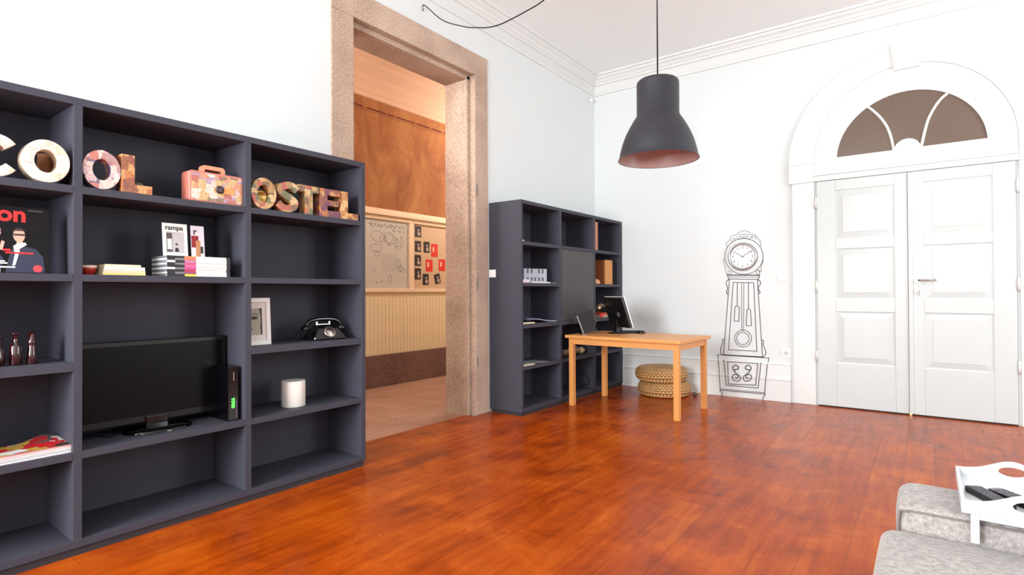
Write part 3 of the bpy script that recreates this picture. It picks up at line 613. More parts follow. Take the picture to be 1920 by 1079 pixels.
# large cover with two men
def d3(t, w, h_):
    text('title', 'icon', .094, FX(.0006, -w+.006, h_*.78), RED, t, off=.0028, sx=1.0)
    text('strapline', 'MAGAZINE', .010, FX(.0006, w*.40, h_*.945), mat('print_mid', (110, 100, 106), .6), t)
    skin = mat('print_skin', (206, 160, 140), .6); suit = mat('print_navy', (38, 44, 66), .6); hair = mat('print_hair', (52, 38, 36), .6)
    mb = MB(); mb.prism([(-.028, 0), (.105, 0), (.10, .07), (.075, .105), (.03, .118), (-.01, .10), (-.02, .05)], .0008, FX(0, .0, .002)); mb.prism([(-.118, 0), (-.045, 0), (-.035, .06), (-.06, .10), (-.118, .11)], .0008, FX(0, 0, .002)); mb.build('suit_print', suit, t)
    mb = MB()
    for cy, cz, s in ((.018, .165, 1), (-.058, .178, .82)):
        mb.prism([(cy+.020*s*math.cos(2*PI*i/20), cz+.030*s*math.sin(2*PI*i/20)) for i in range(20)], .0012, FX(0, 0, 0))
        mb.prism([(cy-.010*s, cz-.045*s), (cy+.012*s, cz-.045*s), (cy+.012*s, cz-.02*s), (cy-.008*s, cz-.02*s)], .001, FX(0, 0, 0))
    mb.prism([(-.05, .10), (-.038, .098), (-.030, .135), (-.040, .14)], .0012, FX(0, 0, 0))
    mb.build('face_print', skin, t)
    for cy, cz, s in ((.018, .165, 1), (-.058, .178, .82)):
        mb = MB(); mb.prism([(cy+.0215*s*math.cos(PI*i/12), cz+.010*s+.024*s*math.sin(PI*i/12)) for i in range(13)]+[(cy-.014*s, cz+.020*s), (cy+.014*s, cz+.020*s)], .0016, FX(0, 0, 0))
        mb.build('hair_print', hair, t); MB().box(.0012, .0018, cy-.019*s, cy+.019*s, cz-.001*s, cz+.007*s).build('glasses_print', hair, t)
    mb = MB(); mb.prism([(.002, .09), (.022, .108), (.044, .126), (.038, .135), (.010, .128), (-.002, .118)], .0014, FX(0, 0, 0)); mb.prism([(-.006, .03), (.004, .035), (.020, .10), (.006, .10)], .0014, FX(0, 0, 0)); mb.build('collar_print', PAPER, t)
    flat(t, 'red_caption', RED, -.036, -.012, .094, .104, .002); flat(t, 'red_caption', RED, -.028, .066, .084, .091, .002)
    mb = MB().box(0, .002, -.066, -.030, .048, .053).box(0, .002, -.075, -.022, .039, .045).box(0, .002, -.066, .004, .022, .028).box(0, .002, -.054, -.046, 0, .018); mb.build('white_caption', PAPER, t)
    MB().lathe([(.016, 0), (.016, .002)], 24, TR(0, .080, .020) @ RY(PI/2)).build('badge', mat('badge_red', (240, 60, 66), .5), t)
card('magazine', 'large black magazine with red title and two men on the cover', .534, .780, 1.294, 1.585, .345, mat('cover_black', (12, 10, 14), .6, spec=.2), d3, .06)
# loose pile of magazines, lowest open shelf on the left
random.seed(5); z = .476
pl = [('white', (222, 222, 226), 'lowest'), ('dark blue', (50, 56, 86), 'second from the bottom'), ('white', (230, 230, 232), 'third from the bottom'), ('red', (190, 30, 44), 'second from the top')]
for i, (c, rgb, wh) in enumerate(pl):
    t = thing('magazine', '%s magazine, %s in the loose pile on the left shelf' % (c, wh), 'magazine', (.27, .70, z), random.uniform(-.05, .05), 'loose pile of magazines')
    MB().box(-.10, .105, -.15, .150, .0008, .0072).build('pages', PAPER, t); MB().box(-.101, .107, -.151, .151, .0072, .008).box(-.101, .107, -.151, .151, 0, .0008).build('cover', mat('cover_'+c.replace(' ', '_'), rgb, .35), t); z += .0082
t = thing('magazine', 'open red and gold magazine with a curled page, topmost of the loose pile', 'magazine', (.27, .70, z), .04, 'loose pile of magazines')
mb = MB(); nx = 10; vs = []; fs = []
for i in range(nx+1):
    for j in range(nx+1):
        a = -.10+.20*i/nx; b = -.15+.30*j/nx; lift = .045*max(0, (b-.02)/.13)*max(0, (.08-a)/.18)*(1-.55*max(0, (b-.10)/.05)); vs.append((a, b, .001+lift))
for i in range(nx):
    for j in range(nx): q = i*(nx+1)+j; fs.append((q, q+1, q+nx+2, q+nx+1))
mb.add(vs+[(a, b, c+.0015) for a, b, c in vs], fs+[tuple(v+len(vs) for v in f) for f in fs], True)
mb.build('curled_page', collage('gossip_print', [(170, 40, 40), (90, 80, 80), (196, 176, 150), (60, 50, 40), (186, 150, 60), (210, 210, 206), (190, 30, 40)], 16, 5), t)
MB().box(-.10, .10, -.15, .15, -.0001, .0009).build('pages', PAPER, t)
# bottles
BG = mat('dark_red_glass', (44, 10, 12), .08, spec=.6, coat=.5)
def bottle(prof, y, label):
    o = MB().lathe(prof, 28, caps=False).build('bottle', BG); o.location = (.30, y, .888); return tag(o, label, 'bottle', 'dark red glass bottles')
bottle([(0, 0), (.022, .001), (.026, .02), (.024, .06), (.012, .09), (.014, .125), (.018, .138), (.015, .138), (.010, .10), (0, .09)], .612, 'dark red glass bottle with a flared neck at the left edge')
bottle([(0, 0), (.0215, .001), (.0225, .004), (.0225, .080), (.019, .090), (.009, .096), (.009, .132), (.020, .139), (.020, .142), (.007, .140), (.007, .10), (0, .09)], .672, 'dark red straight glass bottle with a wide lip, middle of the three')
bottle([(0, 0), (.020, .001), (.021, .004), (.015, .080), (.013, .085), (.018, .094), (.018, .100), (.012, .108), (.014, .143), (.012, .143), (.010, .108), (0, .10)], .728, 'dark red glass bottle with a waisted body and ringed neck, right of the three')
# ------------------------------------------------------------------ television and set-top box
t = thing('television', 'black flat-screen television on an oval stand in the large shelf opening', 'television', (.20, 1.273, .476))
MB().box(-.045, 0, -.372, .370, .040, .478).build('casing', BLACK, t, bevel=.008)
MB().box(0, .003, -.348, .346, .080, .455).build('screen', mat('tv_screen', (5, 5, 7), .35, spec=.15), t)
mb = MB(); mb.lathe([(1, 0), (1, .010), (.93, .016), (.5, .022), (0, .024)], 40, TR(.015, .0, 0) @ Matrix.Diagonal((.115, .165, 1, 1)), caps=False); mb.build('stand_base', GLOSSB, t)
MB().box(-.03, .01, -.055, .055, .015, .075).build('stand_neck', GLOSSB, t, bevel=.006)
MB().box(.003, .0045, -.045, .012, .058, .0615).build('badge', STEEL, t)
MB().lathe([(.004, 0), (.004, .002)], 10, TR(.003, .325, .075) @ RY(PI/2)).build('power_light', mat('power_light', (230, 230, 235), .3, emit=1), t)
t = thing('set_top_box', 'slim black receiver with green digits standing on its side right of the television', 'receiver', (.26, 1.604, .476))
MB().box(-.10, .10, -.030, .030, 0, .310).build('casing', GLOSSB, t, bevel=.003)
dg = text('display_digits', '08:56', .026, FX(.1006, .008, .072) @ RZ(PI/2), mat('green_digits', (60, 220, 60), .4, emit=2.5), t, off=.0006); dg['label'] = 'green glowing digits'
MB().box(.100, .1012, .0, .004, .228, .275).build('brand_mark', STEEL, t); MB().box(.100, .1012, .018, .020, .02, .12).build('label_strip', mat('strip_grey', (120, 100, 120), .5), t)
mb = MB(); mb.tube(spline([(.13, .90, .479), (.20, .95, .480), (.16, 1.02, .482), (.24, 1.06, .480), (.12, 1.12, .484)], 6), .003, 6); tag(mb.build('cable', BLACK), 'thin black cable lying on the shelf left of the television stand', 'cable')
# ------------------------------------------------------------------ third column: framed portrait, telephone, white candle
t = thing('picture_frame', 'white framed grey portrait leaning beside the telephone', 'picture', (.30, 1.766, .888)); t.rotation_euler = (0, -.06, 0)
w, h_ = .104, .285; FR = mat('white_frame', (222, 216, 210), .45)
ou = [(-w, 0), (w, 0), (w, h_), (-w, h_)]; inn = [(-w+.026, .026), (w-.026, .026), (w-.026, h_-.026), (-w+.026, h_-.026)]
MB().ring(ou, inn, .018, FX(-.018, 0, 0)).build('frame', FR, t, bevel=.002)
MB().box(-.012, -.008, -w+.025, w-.025, .025, h_-.025).build('mount', mat('mount_board', (206, 196, 190), .8), t)
ph = MB().box(-.008, -.007, -.052, .052, .062, .222).build('portrait', mat('portrait_grey', (150, 146, 128), .6, noise=.25, nscale=9), t)
mb = MB(); mb.prism([(.003+.022*math.cos(2*PI*i/20), .165+.010*math.sin(2*PI*i/20)) for i in range(20)], .0008, FX(-.007, .0, 0)); mb.prism([(-.016, .183), (.0, .190), (.030, .180), (.030, .184), (.0, .195), (-.016, .188)], .0008, FX(-.007, 0, 0)); mb.prism([(.034, .222), (.052, .222), (.052, .062), (.044, .062), (.040, .11), (.046, .17)], .0008, FX(-.007, 0, 0)); mb.prism([(-.02, .098), (-.004, .094), (-.006, .100), (-.02, .104)], .0008, FX(-.007, 0, 0)); mb.build('eye_print', mat('print_charcoal', (52, 48, 44), .7), t)
t = thing('rotary_telephone', 'black rotary telephone with a silver dial on the right-hand shelf', 'telephone', (.255, 2.275, .888)); t.rotation_euler = (0, 0, -.15); BK = mat('bakelite', (10, 9, 12), .15, coat=.4)
mb = MB(); prof = [(-.075, .105, 0, .012), ]
vs = []
for (x0, x1, y, z) in ((-.085, .095, .115, 0), (-.085, .095, .112, .020), (-.060, .060, .075, .075), (-.050, .030, .055, .100)):
    vs += [(x0, -y, z), (x1, -y, z), (x1, y, z), (x0, y, z)]
fs = [(3, 2, 1, 0), (12, 13, 14, 15)]
for k in range(3):
    for j in range(4): fs.append((4*k+j, 4*k+(j+1) % 4, 4*k+4+(j+1) % 4, 4*k+4+j))
mb.add(vs, fs); mb.build('body', BK, t, bevel=.010, seg=3)
dm = TR(.078, 0, .052) @ RY(math.radians(57))
MB().lathe([(.040, 0), (.040, .006), (.036, .008), (.016, .008), (.014, .011), (0, .011)], 28, dm, caps=False).build('dial', STEEL, t)
mb = MB()
for k in range(10): a = math.radians(40+k*29); mb.lathe([(.0048, .008), (.0048, .0088)], 10, dm @ TR(.027*math.cos(a), .027*math.sin(a), 0))
mb.build('finger_hole', MATTEB, t)
mb = MB(); mb.tube(spline([(-.01, -.125, .085), (-.01, -.105, .118), (-.01, -.05, .135), (-.01, .05, .135), (-.01, .105, .118), (-.01, .125, .085)], 5), .014, 12)
for s in (-1, 1): mb.lathe([(0, -.024), (.028, -.024), (.031, -.012), (.022, .006), (.008, .014), (0, .014)], 20, TR(-.01, s*.122, .085) @ RX(s*.35), caps=False)
mb.build('handset', BK, t)
mb = MB()
for s in (-1, 1): mb.box(-.035, -.015, s*.045-.008, s*.045+.008, .095, .122)
mb.box(-.030, -.020, -.045, .045, .097, .104)
mb.build('cradle', CHROME, t, bevel=.002)
P = [Vector((.03+.012*math.cos(a*.9), -.12-.0022*a+.012*math.sin(a*.9), .012+.07*max(0, 1-a/60))) for a in range(0, 60)]
MB().tube(P, .0028, 6).build('coiled_cord', BK, t)
c_ = MB().lathe([(0, 0), (.071, 0), (.073, .004), (.073, .158), (.070, .164), (.062, .162), (0, .158)], 40, caps=False).build('candle', mat('candle_wax', (226, 220, 212), .45)); c_.location = (.255, 2.045, .476); tag(c_, 'thick white cylindrical candle on the right-hand lower shelf', 'candle')
# ------------------------------------------------------------------ things in the corner bookcase
t = thing('storage_box', 'small pale box with striped paper in the corner bookcase', 'box', (.225, 4.80, 1.308)); t.rotation_euler = (0, 0, -.25)
MB().box(-.06, .06, -.16, .16, 0, .135).build('body', mat('pale_box', (176, 178, 192), .6), t, bevel=.003)
mb = MB()
for k, yy in enumerate((-.115, -.06, -.015, .04, .09)):
    if k != 2: mb.box(.060, .0612, yy, yy+.018, .088, .132)
    mb.box(.060, .0612, yy, yy+.018, .008, .044)
mb.build('stripe', mat('box_stripe', (60, 58, 70), .6), t)
tag(MB().box(.12, .32, 4.66, 5.02, 1.2935, 1.3075).build('book', PAPER, bevel=.001), 'flat white book under the striped box', 'book')
tag(MB().box(.33, .385, 4.42, 4.53, 1.2935, 1.325).build('small_box', mat('pinkish_white', (216, 200, 204), .6), bevel=.002), 'small pinkish white box beside the striped box', 'box')
tag(MB().box(.24, .36, 5.00, 5.075, 1.2935, 1.302).build('notebook', mat('dim_grey', (112, 112, 116), .6), bevel=.001), 'small grey notebook at the right end of the striped box shelf', 'notebook')
tag(MB().box(.34, .385, 4.41, 4.44, 1.699, 1.712).build('white_clip', PAPER), 'tiny white scrap at the left end of the upper corner shelf', 'scrap')
def sheets(name, label, cat, c, m, lift, n=8, rz=.2, sx=.10, sy=.15, th_=.004):
    vs = []; fs = []
    for i in range(n+1):
        for j in range(n+1):
            a = -sx+2*sx*i/n; b = -sy+2*sy*j/n; vs.append((a, b, .001+lift*(.5+.5*math.sin(3*j/n*PI/2+.6*i/n)) if lift else .001))
    k = len(vs); top = [(a, b, z+th_) for a, b, z in vs]
    for i in range(n):
        for j in range(n): q = i*(n+1)+j; fs += [(q, q+1, q+n+2, q+n+1), (q+k, q+n+1+k, q+n+2+k, q+1+k)]
    for i in range(n):
        for q, w_ in ((i, i+1), (n*(n+1)+i, n*(n+1)+i+1), (i*(n+1), (i+1)*(n+1)), (i*(n+1)+n, (i+1)*(n+1)+n)): fs.append((q, w_, w_+k, q+k))
    o = MB().add(vs+top, fs, True).build(name, m); o.location = c; o.rotation_euler = (0, 0, rz); return tag(o, label, cat)
sheets('folded_cloth', 'crumpled grey folded papers on the middle corner shelf', 'papers', (.22, 4.86, .888), mat('bluish_paper', (128, 134, 152), .8), .030, rz=-.3, sx=.13, sy=.20, th_=.012)
tag(MB().box(.31, .385, 4.42, 4.62, .8885, .900).build('book', CREAM, bevel=.001), 'small cream book in front of the crumpled grey papers', 'book')
sheets('leaflet', 'grey leaflet lying on the low corner shelf', 'leaflet', (.24, 4.72, .476), GREYP, .006, rz=-.2, sx=.11, sy=.18)
tag(MB().box(.32, .385, 4.43, 4.62, .4765, .484).build('book', CREAM, bevel=.001), 'thin cream book in front of the leaflet on the low corner shelf', 'book')
WB = mat('dark_wood_block', (150, 84, 42), .5, noise=.2, nscale=6, stretch=(8, 8, 1)); WB2 = mat('pale_wood_front', (196, 134, 70), .5, noise=.15, nscale=6, stretch=(8, 8, 1))
t = thing('wooden_box', 'upright wooden box in the right column of the corner bookcase', 'box', (.27, 6.285, 1.292))
MB().box(-.17, .09, -.095, .095, 0, .30).build('body', WB, t, bevel=.003); MB().box(.09, .100, -.095, .095, 0, .302).build('front_panel', WB2, t, bevel=.002)
tag(MB().box(.09, .392, 5.888, 5.955, 1.700, 2.03).build('wooden_board', mat('pinkish_wood', (176, 118, 88), .5, noise=.12, nscale=8)), 'upright pinkish wooden board against the divider, top right of the corner bookcase', 'board')
o = MB().lathe([(0, 0), (.05, .004), (.055, .02), (.04, .05), (.02, .062), (0, .066)], 20, caps=False).build('shell', mat('peach_shell', (220, 160, 116), .6, noise=.1)); o.location = (.32, 6.03, 1.292); tag(o, 'small peach shell-shaped ornament left of the wooden box', 'ornament')
t = thing('folder', 'red and grey folded folder behind the desk lamp', 'folder', (.25, 6.22, .888))
MB().box(-.11, .12, -.17, .17, 0, .030).build('paper_stack', mat('tan_paper', (176, 156, 136), .7), t, bevel=.002); MB().box(-.11, .121, -.17, .17, .030, .052).build('cover', mat('orange_red_cover', (196, 70, 40), .5), t, bevel=.002); MB().box(.121, .126, -.172, -.11, 0, .05).build('tab', RED, t)
t = thing('soft_toy_pile', 'cream and tan knitted bundle on the low shelf behind the desk leg', 'textile', (.24, 5.60, .476))
random.seed(2)
for k, (a, b, r_) in enumerate(((0, -.17, .045), (.02, -.06, .055), (.0, .05, .060), (.03, .14, .050))):
    n = 14; mb = MB(); mb.lathe([(0, 0)]+[(r_*math.sin(PI*i/8)*(1+.12*math.sin(i*2)), r_*(1-math.cos(PI*i/8))*.8) for i in range(1, 8)]+[(0, r_*1.6)], n, TR(a, b, 0), caps=False); mb.build('bundle', mat('knit_%d' % (k % 2), (206, 186, 140) if k % 2 else (170, 140, 110), .9, noise=.3, nscale=60), t)
mb = MB(); mb.tube(spline([at('x', .33, *q) for q in ((1087, 684), (1094, 700), (1104, 712), (1104, 720), (1092, 722), (1078, 725))], 5), .004, 6); tag(mb.build('cable', BLACK), 'black cable dangling in the low middle opening of the corner bookcase', 'cable')
# ------------------------------------------------------------------ desk
uL = Vector((1.265, -.06, 0)); ang = math.atan2(uL.y, uL.x); TW = uL.length; TD = .79; TH = .745
t = thing('desk', 'rectangular beech desk with square legs in front of the corner bookcase', 'desk', (.455, 5.08, 0), ang)
MB().box(0, TW, 0, TD, TH-.030, TH).build('tabletop', WOODT, t, bevel=.002)
for a in (.03, TW-.03-.052):
    for b in (.03, TD-.03-.052): MB().box(a, a+.052, b, b+.052, 0, TH-.030).build('leg', WOODL, t, bevel=.002)
MB().box(.082, TW-.082, .036, .056, TH-.095, TH-.030).build('apron', WOODT, t); MB().box(.082, TW-.082, TD-.056, TD-.036, TH-.095, TH-.030).build('apron', WOODT, t)
ap = mat('beech_side', (212, 146, 80), .42, noise=.12, nscale=10, stretch=(14, .6, 14))
MB().box(.036, .056, .082, TD-.082, TH-.095, TH-.030).build('apron', ap, t); MB().box(TW-.056, TW-.036, .082, TD-.082, TH-.095, TH-.030).build('apron', ap, t)
# monitor seen from behind
mp_ = at('z', TH, 1157, 625.5)
nv = Vector((.60, .80, 0)); an = math.atan2(nv.y, nv.x)
t = thing('computer_monitor', 'black monitor with a pale front edge, seen from behind on the desk', 'monitor', (mp_.x, mp_.y+.02, TH), an)
Mt = TR(.0, 0, .235) @ RY(-math.radians(18))
MB().box(-.028, .006, -.225, .225, -.170, .170, Mt).build('casing', BLACK, t, bevel=.006)
MB().ring([(-.228, -.173), (.228, -.173), (.228, .173), (-.228, .173)], [(-.205, -.15), (.205, -.15), (.205, .15), (-.205, .15)], .010, Mt @ FX(.006, 0, 0)).build('bezel', mat('pale_bezel', (226, 222, 216), .35), t)
MB().box(.006, .009, -.206, .206, -.151, .151, Mt).build('screen', GLOSSB, t)
MB().lathe([(.03, 0), (.03, .004)], 24, Mt @ TR(-.032, -.06, -.02) @ RY(PI/2)).build('badge', mat('grey_badge', (96, 96, 104), .4), t)
MB().lathe([(0, 0), (.11, 0), (.112, .005), (.10, .010), (0, .012)], 36, caps=False).build('stand_base', BLACK, t); MB().box(-.035, .0, -.035, .035, .008, .15).build('stand_neck', BLACK, t, bevel=.004)
# small tilted panel with silver edge
bl = at('z', TH+.012, 1094, 625); brx = bl+Vector((.13, .10, 0))
def on(px, py, q):   # point at the same distance as q
    d = fw+RT*((px-960)/F_PX)-UP*((py-539.5)/F_PX); return CAM+d*((q-CAM).dot(fw))
q1 = bl; q2 = on(1118, 621, bl+Vector((.05, .07, 0))); q3 = on(1110, 580, q2); q4 = on(1082, 593, q1)
nn = (q2-q1).cross(q4-q1).normalized()*.016
t = thing('display_panel', 'small black tilted panel with a silver edge and foot, left end of the desk', 'screen', (bl.x, bl.y, TH))
def rel(ps): return [Vector(p)-Vector((bl.x, bl.y, TH)) for p in ps]
HX = [(0, 1, 2, 3), (7, 6, 5, 4), (0, 4, 5, 1), (1, 5, 6, 2), (2, 6, 7, 3), (3, 7, 4, 0)]
MB().add(rel([q1, q2, q3, q4, q1+nn, q2+nn, q3+nn, q4+nn]), HX).build('panel', MATTEB, t, bevel=.003)
e_ = (q1-q2).normalized()*.014
MB().add(rel([q1, q4, q4+e_, q1+e_, q1+nn*1.3, q4+nn*1.3, q4+e_+nn*1.3, q1+e_+nn*1.3]), HX).build('silver_edge', CHROME, t)
MB().lathe([(0, 0), (.055, 0), (.055, .004), (.04, .010), (0, .012)], 28, TR(.015, -.01, 0), caps=False).build('foot', CHROME, t)
a1_ = on(1076, 586, q4); MB().tube(rel([a1_, q4+e_*.5]), .006, 8).build('antenna', MATTEB, t)
# desk lamp
lb = at('z', TH, 1114, 622.5); t = thing('desk_lamp', 'small metal desk lamp with a domed shade between the panel and the monitor', 'lamp', (lb.x, lb.y, TH))
BRZ = mat('lamp_bronze', (150, 128, 104), .3, metal=1)
MB().lathe([(0, 0), (.055, 0), (.055, .006), (.03, .018), (.012, .024), (0, .026)], 28, caps=False).build('base', BRZ, t)
O_ = Vector((lb.x, lb.y, TH)); hd = on(1124, 576, O_)-O_; j1 = on(1110, 586, O_)-O_
MB().tube([Vector((0, 0, .02)), Vector((0, 0, .06)), on(1118, 602, O_)-O_, j1, j1+(hd-j1)*.6], .005, 8).build('arm', CHROME, t)
MB().lathe([(.012, .040), (.020, .034), (.040, .022), (.052, .0), (.058, -.035), (.056, -.035), (.050, 0), (.036, .018), (.0, .030)], 28, TR(*hd) @ RZ(.6) @ RY(math.radians(-35)), caps=False).build('lamp_shade', BRZ, t)
# keyboard and mouse at the far edge
kp_ = at('z', TH+.02, 1182, 622); t = thing('keyboard', 'black keyboard lying at the back of the desk beside the monitor', 'keyboard', (.90, 5.70, TH), .55)
MB().box(-.17, .17, -.07, .07, 0, .018).build('body', BLACK, t, bevel=.004)
mb = MB()
for a in range(14):
    for b in range(4): mb.box(-.160+a*.023, -.141+a*.023, -.058+b*.029, -.034+b*.029, .018, .025)
kk = mb.build('keys', MATTEB, t)
o = MB().lathe([(0, 0), (.030, 0), (.034, .010), (.028, .026), (.012, .034), (0, .035)], 24, Matrix.Diagonal((1.3, .85, 1, 1)), caps=False).build('computer_mouse', BLACK); mq = at('z', TH+.015, 1201, 623.5); o.location = (mq.x, min(mq.y, 5.78), TH); tag(o, 'black computer mouse at the back edge of the desk', 'mouse')
# ------------------------------------------------------------------ woven poufs
WV = weave('woven_banana_fibre')
def pouf(label, loc, r, h_, rz):
    n = 14; prof = [(0, .012), (r*.3, .008), (r*.60, .002), (r*.76, 0)]
    for i in range(1, n): a = -PI/2+PI*i/n; prof.append((r*.78+r*.22*math.cos(a), h_/2+h_/2*math.sin(a)))
    prof += [(r*.76, h_), (r*.6, h_-.002), (r*.3, h_-.010), (0, h_-.012)]
    mb = MB(); mb.lathe(prof, 64, caps=False); o = mb.build('woven_pouf', WV); o.location = loc; o.rotation_euler = (0, 0, rz); return tag(o, label, 'pouf', 'woven poufs under the desk')
pouf('round woven fibre pouf on the floor under the desk, lower of two', (1.075, 6.275, 0), .30, .168, .3)
pouf('round woven fibre pouf stacked on top of the other', (1.045, 6.262, .168), .298, .160, 1.1)
o = MB().lathe([(0, 0), (.018, 0), (.022, .02), (.014, .04), (0, .045)], 12, caps=False).build('plug', mat('dark_brown', (70, 48, 40), .7)); p = at('z', 0, 1303, 743); o.location = (p.x, p.y, 0); tag(o, 'tiny dark plug on the floor right of the woven poufs', 'plug')
# ------------------------------------------------------------------ drawn grandfather clock and real wall clock
def ydec(z): return D-(.031 if z < .262 else (.0195 if z < .42 else .001))
mb = MB()
def dl_(P, w=.008, crop=(1340, 510, 4.318), closed=False, sm=0):
    Q = [(crop[0]+a/crop[2], crop[1]+b/crop[2]) for a, b in P]
    if closed: Q.append(Q[0])
    W = []
    for x, y in Q:
        p = at('y', D, x, y); p = at('y', ydec(p.z), x, y); p.z = max(p.z, .003); W.append(p)
    if sm: W = spline(W, sm)
    # follow the skirting step: split long segments
    R_ = []
    for a, b in zip(W, W[1:]):
        k = max(1, int((b-a).length/.03))
        for i in range(k): R_.append(a.lerp(b, i/k))
    R_.append(W[-1])
    for p in R_: p.y = ydec(p.z)
    mb.ribbon(R_, w, (0, -1, 0), .001)
# hood cornice
dl_([(108, 30), (362, 30)]); dl_([(108, 42), (358, 44)], .006); dl_([(100, 20), (112, 58), (355, 62), (366, 22)]); dl_([(105, 22), (365, 26)], .006)
# trunk
dl_([(120, 62), (72, 672), (388, 692), (346, 66)]); dl_([(150, 86), (112, 632), (342, 644), (316, 88)], closed=True, w=.008)
dl_([(72, 672), (388, 690)])
# weights and pendulum
dl_([(184, 88), (182, 272)]); dl_([(274, 90), (274, 296)]); dl_([(218, 88), (220, 478)], .006); dl_([(236, 88), (234, 478)], .006)
dl_([(164, 290), (172, 278), (190, 278), (200, 292), (196, 402), (158, 398)], closed=True); dl_([(262, 306), (274, 298), (290, 308), (298, 436), (256, 436)], closed=True)
for cx, cy, r_ in ((230, 540, 68), (228, 540, 50)): dl_([(cx+r_*math.cos(2*PI*i/28), cy+r_*math.sin(2*PI*i/28)) for i in range(28)], .007, closed=True)
# side scrolls
dl_([(118, 64), (100, 72), (94, 100), (106, 130), (96, 160), (100, 178), (108, 172)], sm=4); dl_([(348, 66), (368, 76), (370, 100), (352, 130), (360, 150), (368, 170), (354, 178)], sm=4)
dl_([(80, 545), (64, 552), (66, 575), (52, 610), (48, 650), (60, 672)], sm=4); dl_([(378, 552), (396, 560), (392, 590), (412, 640), (410, 672), (390, 692)], sm=4)
# base
dl_([(26, 672), (440, 698)]); dl_([(26, 672), (32, 745), (46, 958), (404, 990), (424, 760), (440, 698)]); dl_([(46, 948), (404, 980)], .006)
dl_([(74, 712), (94, 918), (352, 942), (374, 736)]); dl_([(104, 728), (112, 908), (332, 918), (348, 742)], closed=True)
dl_([(40, 958), (64, 985), (54, 1003)]); dl_([(412, 992), (392, 1020), (388, 1036)])
for sgn, cx in ((1, 180), (-1, 262)):
    P = [(cx-sgn*24, 800), (cx-sgn*34, 776), (cx-sgn*10, 756), (cx+sgn*12, 770), (cx+sgn*8, 790), (cx-sgn*14, 792), (cx-sgn*18, 812), (cx+sgn*20, 840), (cx+sgn*30, 866), (cx+sgn*10, 886), (cx-sgn*26, 876), (cx-sgn*36, 846), (cx-sgn*14, 830), (cx+sgn*10, 846), (cx+sgn*2, 864), (cx-sgn*14, 858)]
    dl_(P, .009, sm=4)
# hood crest around the clock, from the closer look
HC_ = (1340, 420, 9.81)
dl_([(538+352*math.cos(2*PI*i/40), 600+330*math.sin(2*PI*i/40)) for i in range(40)], .007, HC_, True)
dl_([(540, 120), (500, 140), (440, 160), (405, 200), (340, 215), (290, 250), (280, 300), (240, 330), (212, 350), (218, 400), (235, 430)], .005, HC_, sm=3)
dl_([(540, 120), (590, 135), (640, 155), (660, 195), (720, 195), (780, 235), (800, 290), (840, 300), (830, 330), (850, 370), (850, 410)], .005, HC_, sm=3)
dl_([(455, 225), (480, 190), (540, 200), (590, 185), (625, 215), (590, 245), (540, 225), (480, 250)], .005, HC_, True, sm=3)
dl_([(320, 330), (330, 280), (370, 270), (385, 300), (350, 320)], .005, HC_, sm=3); dl_([(700, 270), (690, 235), (730, 225), (760, 260), (740, 290)], .005, HC_, sm=3); dl_([(405, 240), (440, 280), (540, 262), (640, 275), (680, 230)], .005, HC_, sm=3)
dl_([(175, 640), (165, 700), (190, 790), (215, 920), (240, 940)], .005, HC_, sm=3); dl_([(890, 640), (885, 720), (850, 790), (860, 870), (830, 880), (815, 850)], .005, HC_, sm=3)
dl_([(245, 880), (275, 860), (305, 900), (280, 940), (250, 925)], .005, HC_, True, sm=3); dl_([(760, 880), (790, 850), (825, 890), (800, 930), (765, 915)], .005, HC_, True, sm=3)
tag(mb.build('wall_sticker', INK), 'grandfather clock outline drawn on the wall in thin grey lines', 'wall sticker')
cc = at('y', D, 1393, 481.5)
t = thing('wall_clock', 'round silver-rimmed wall clock set in the drawn grandfather clock', 'clock', (cc.x, D, cc.z))
MB().lathe([(.158, 0), (.160, .010), (.156, .034), (.146, .042), (.136, .038), (.130, .020), (.130, .0)], 64, RX(PI/2), caps=False).build('rim', CHROME, t)
MB().lathe([(.132, 0), (.132, .016)], 64, RX(PI/2)).build('dial', mat('clock_dial', (226, 224, 224), .5), t)
for k in range(1, 13):
    a = PI/2-k*PI/6; text('numeral', str(k), .034, FY(.106*math.cos(a), -.0165, .106*math.sin(a)-.012), mat('numeral_grey', (88, 86, 92), .6), t, align='CENTER', off=.0006)
def hand(ang_, l, w_, y, nm_): MB().prism([(-.012*0-w_, -.02), (w_, -.02), (w_*.8, l*.7), (w_*1.7, l*.75), (0, l), (-w_*1.7, l*.75), (-w_*.8, l*.7)], .002, TR(0, y, 0) @ RY(math.radians(ang_)) @ FY(0, 0, 0)).build(nm_, mat('hand_grey', (84, 84, 90), .5), t)
hand(-58, .082, .0035, -.020, 'hour_hand'); hand(58, .112, .0026, -.024, 'minute_hand')
# ------------------------------------------------------------------ pendant lamp and cords
LX, LY = 2.248, 3.20
t = thing('pendant_lamp', 'large dark grey bell-shaped pendant lamp hanging from the ceiling', 'lamp', (LX, LY, 1.990))
SHD = mat('dark_grey_enamel', (38, 38, 44), .45, spec=.4)
out = [(.236, 0), (.2335, .008), (.230, .012), (.226, .035), (.218, .07), (.206, .11), (.190, .15), (.170, .19), (.152, .222), (.137, .245), (.130, .256), (.128, .262), (.124, .266), (.124, .452), (.121, .466), (.112, .474), (.0, .478)]
inn_ = [(.232, .002), (.222, .035), (.214, .07), (.202, .11), (.186, .15), (.166, .19), (.148, .222), (.133, .245), (.120, .266), (.120, .45), (0, .455)]
MB().lathe(out, 64, caps=False).build('lamp_shade', SHD, t)
MB().lathe(inn_, 64, caps=False).build('shade_lining', mat('pinkish_white_enamel', (190, 160, 154), .35), t)
MB().lathe([(0, .14), (.02, .145), (.032, .17), (.030, .195), (.016, .225), (.014, .27)], 24, caps=False).build('bulb', mat('opal_bulb', (240, 236, 228), .3), t)
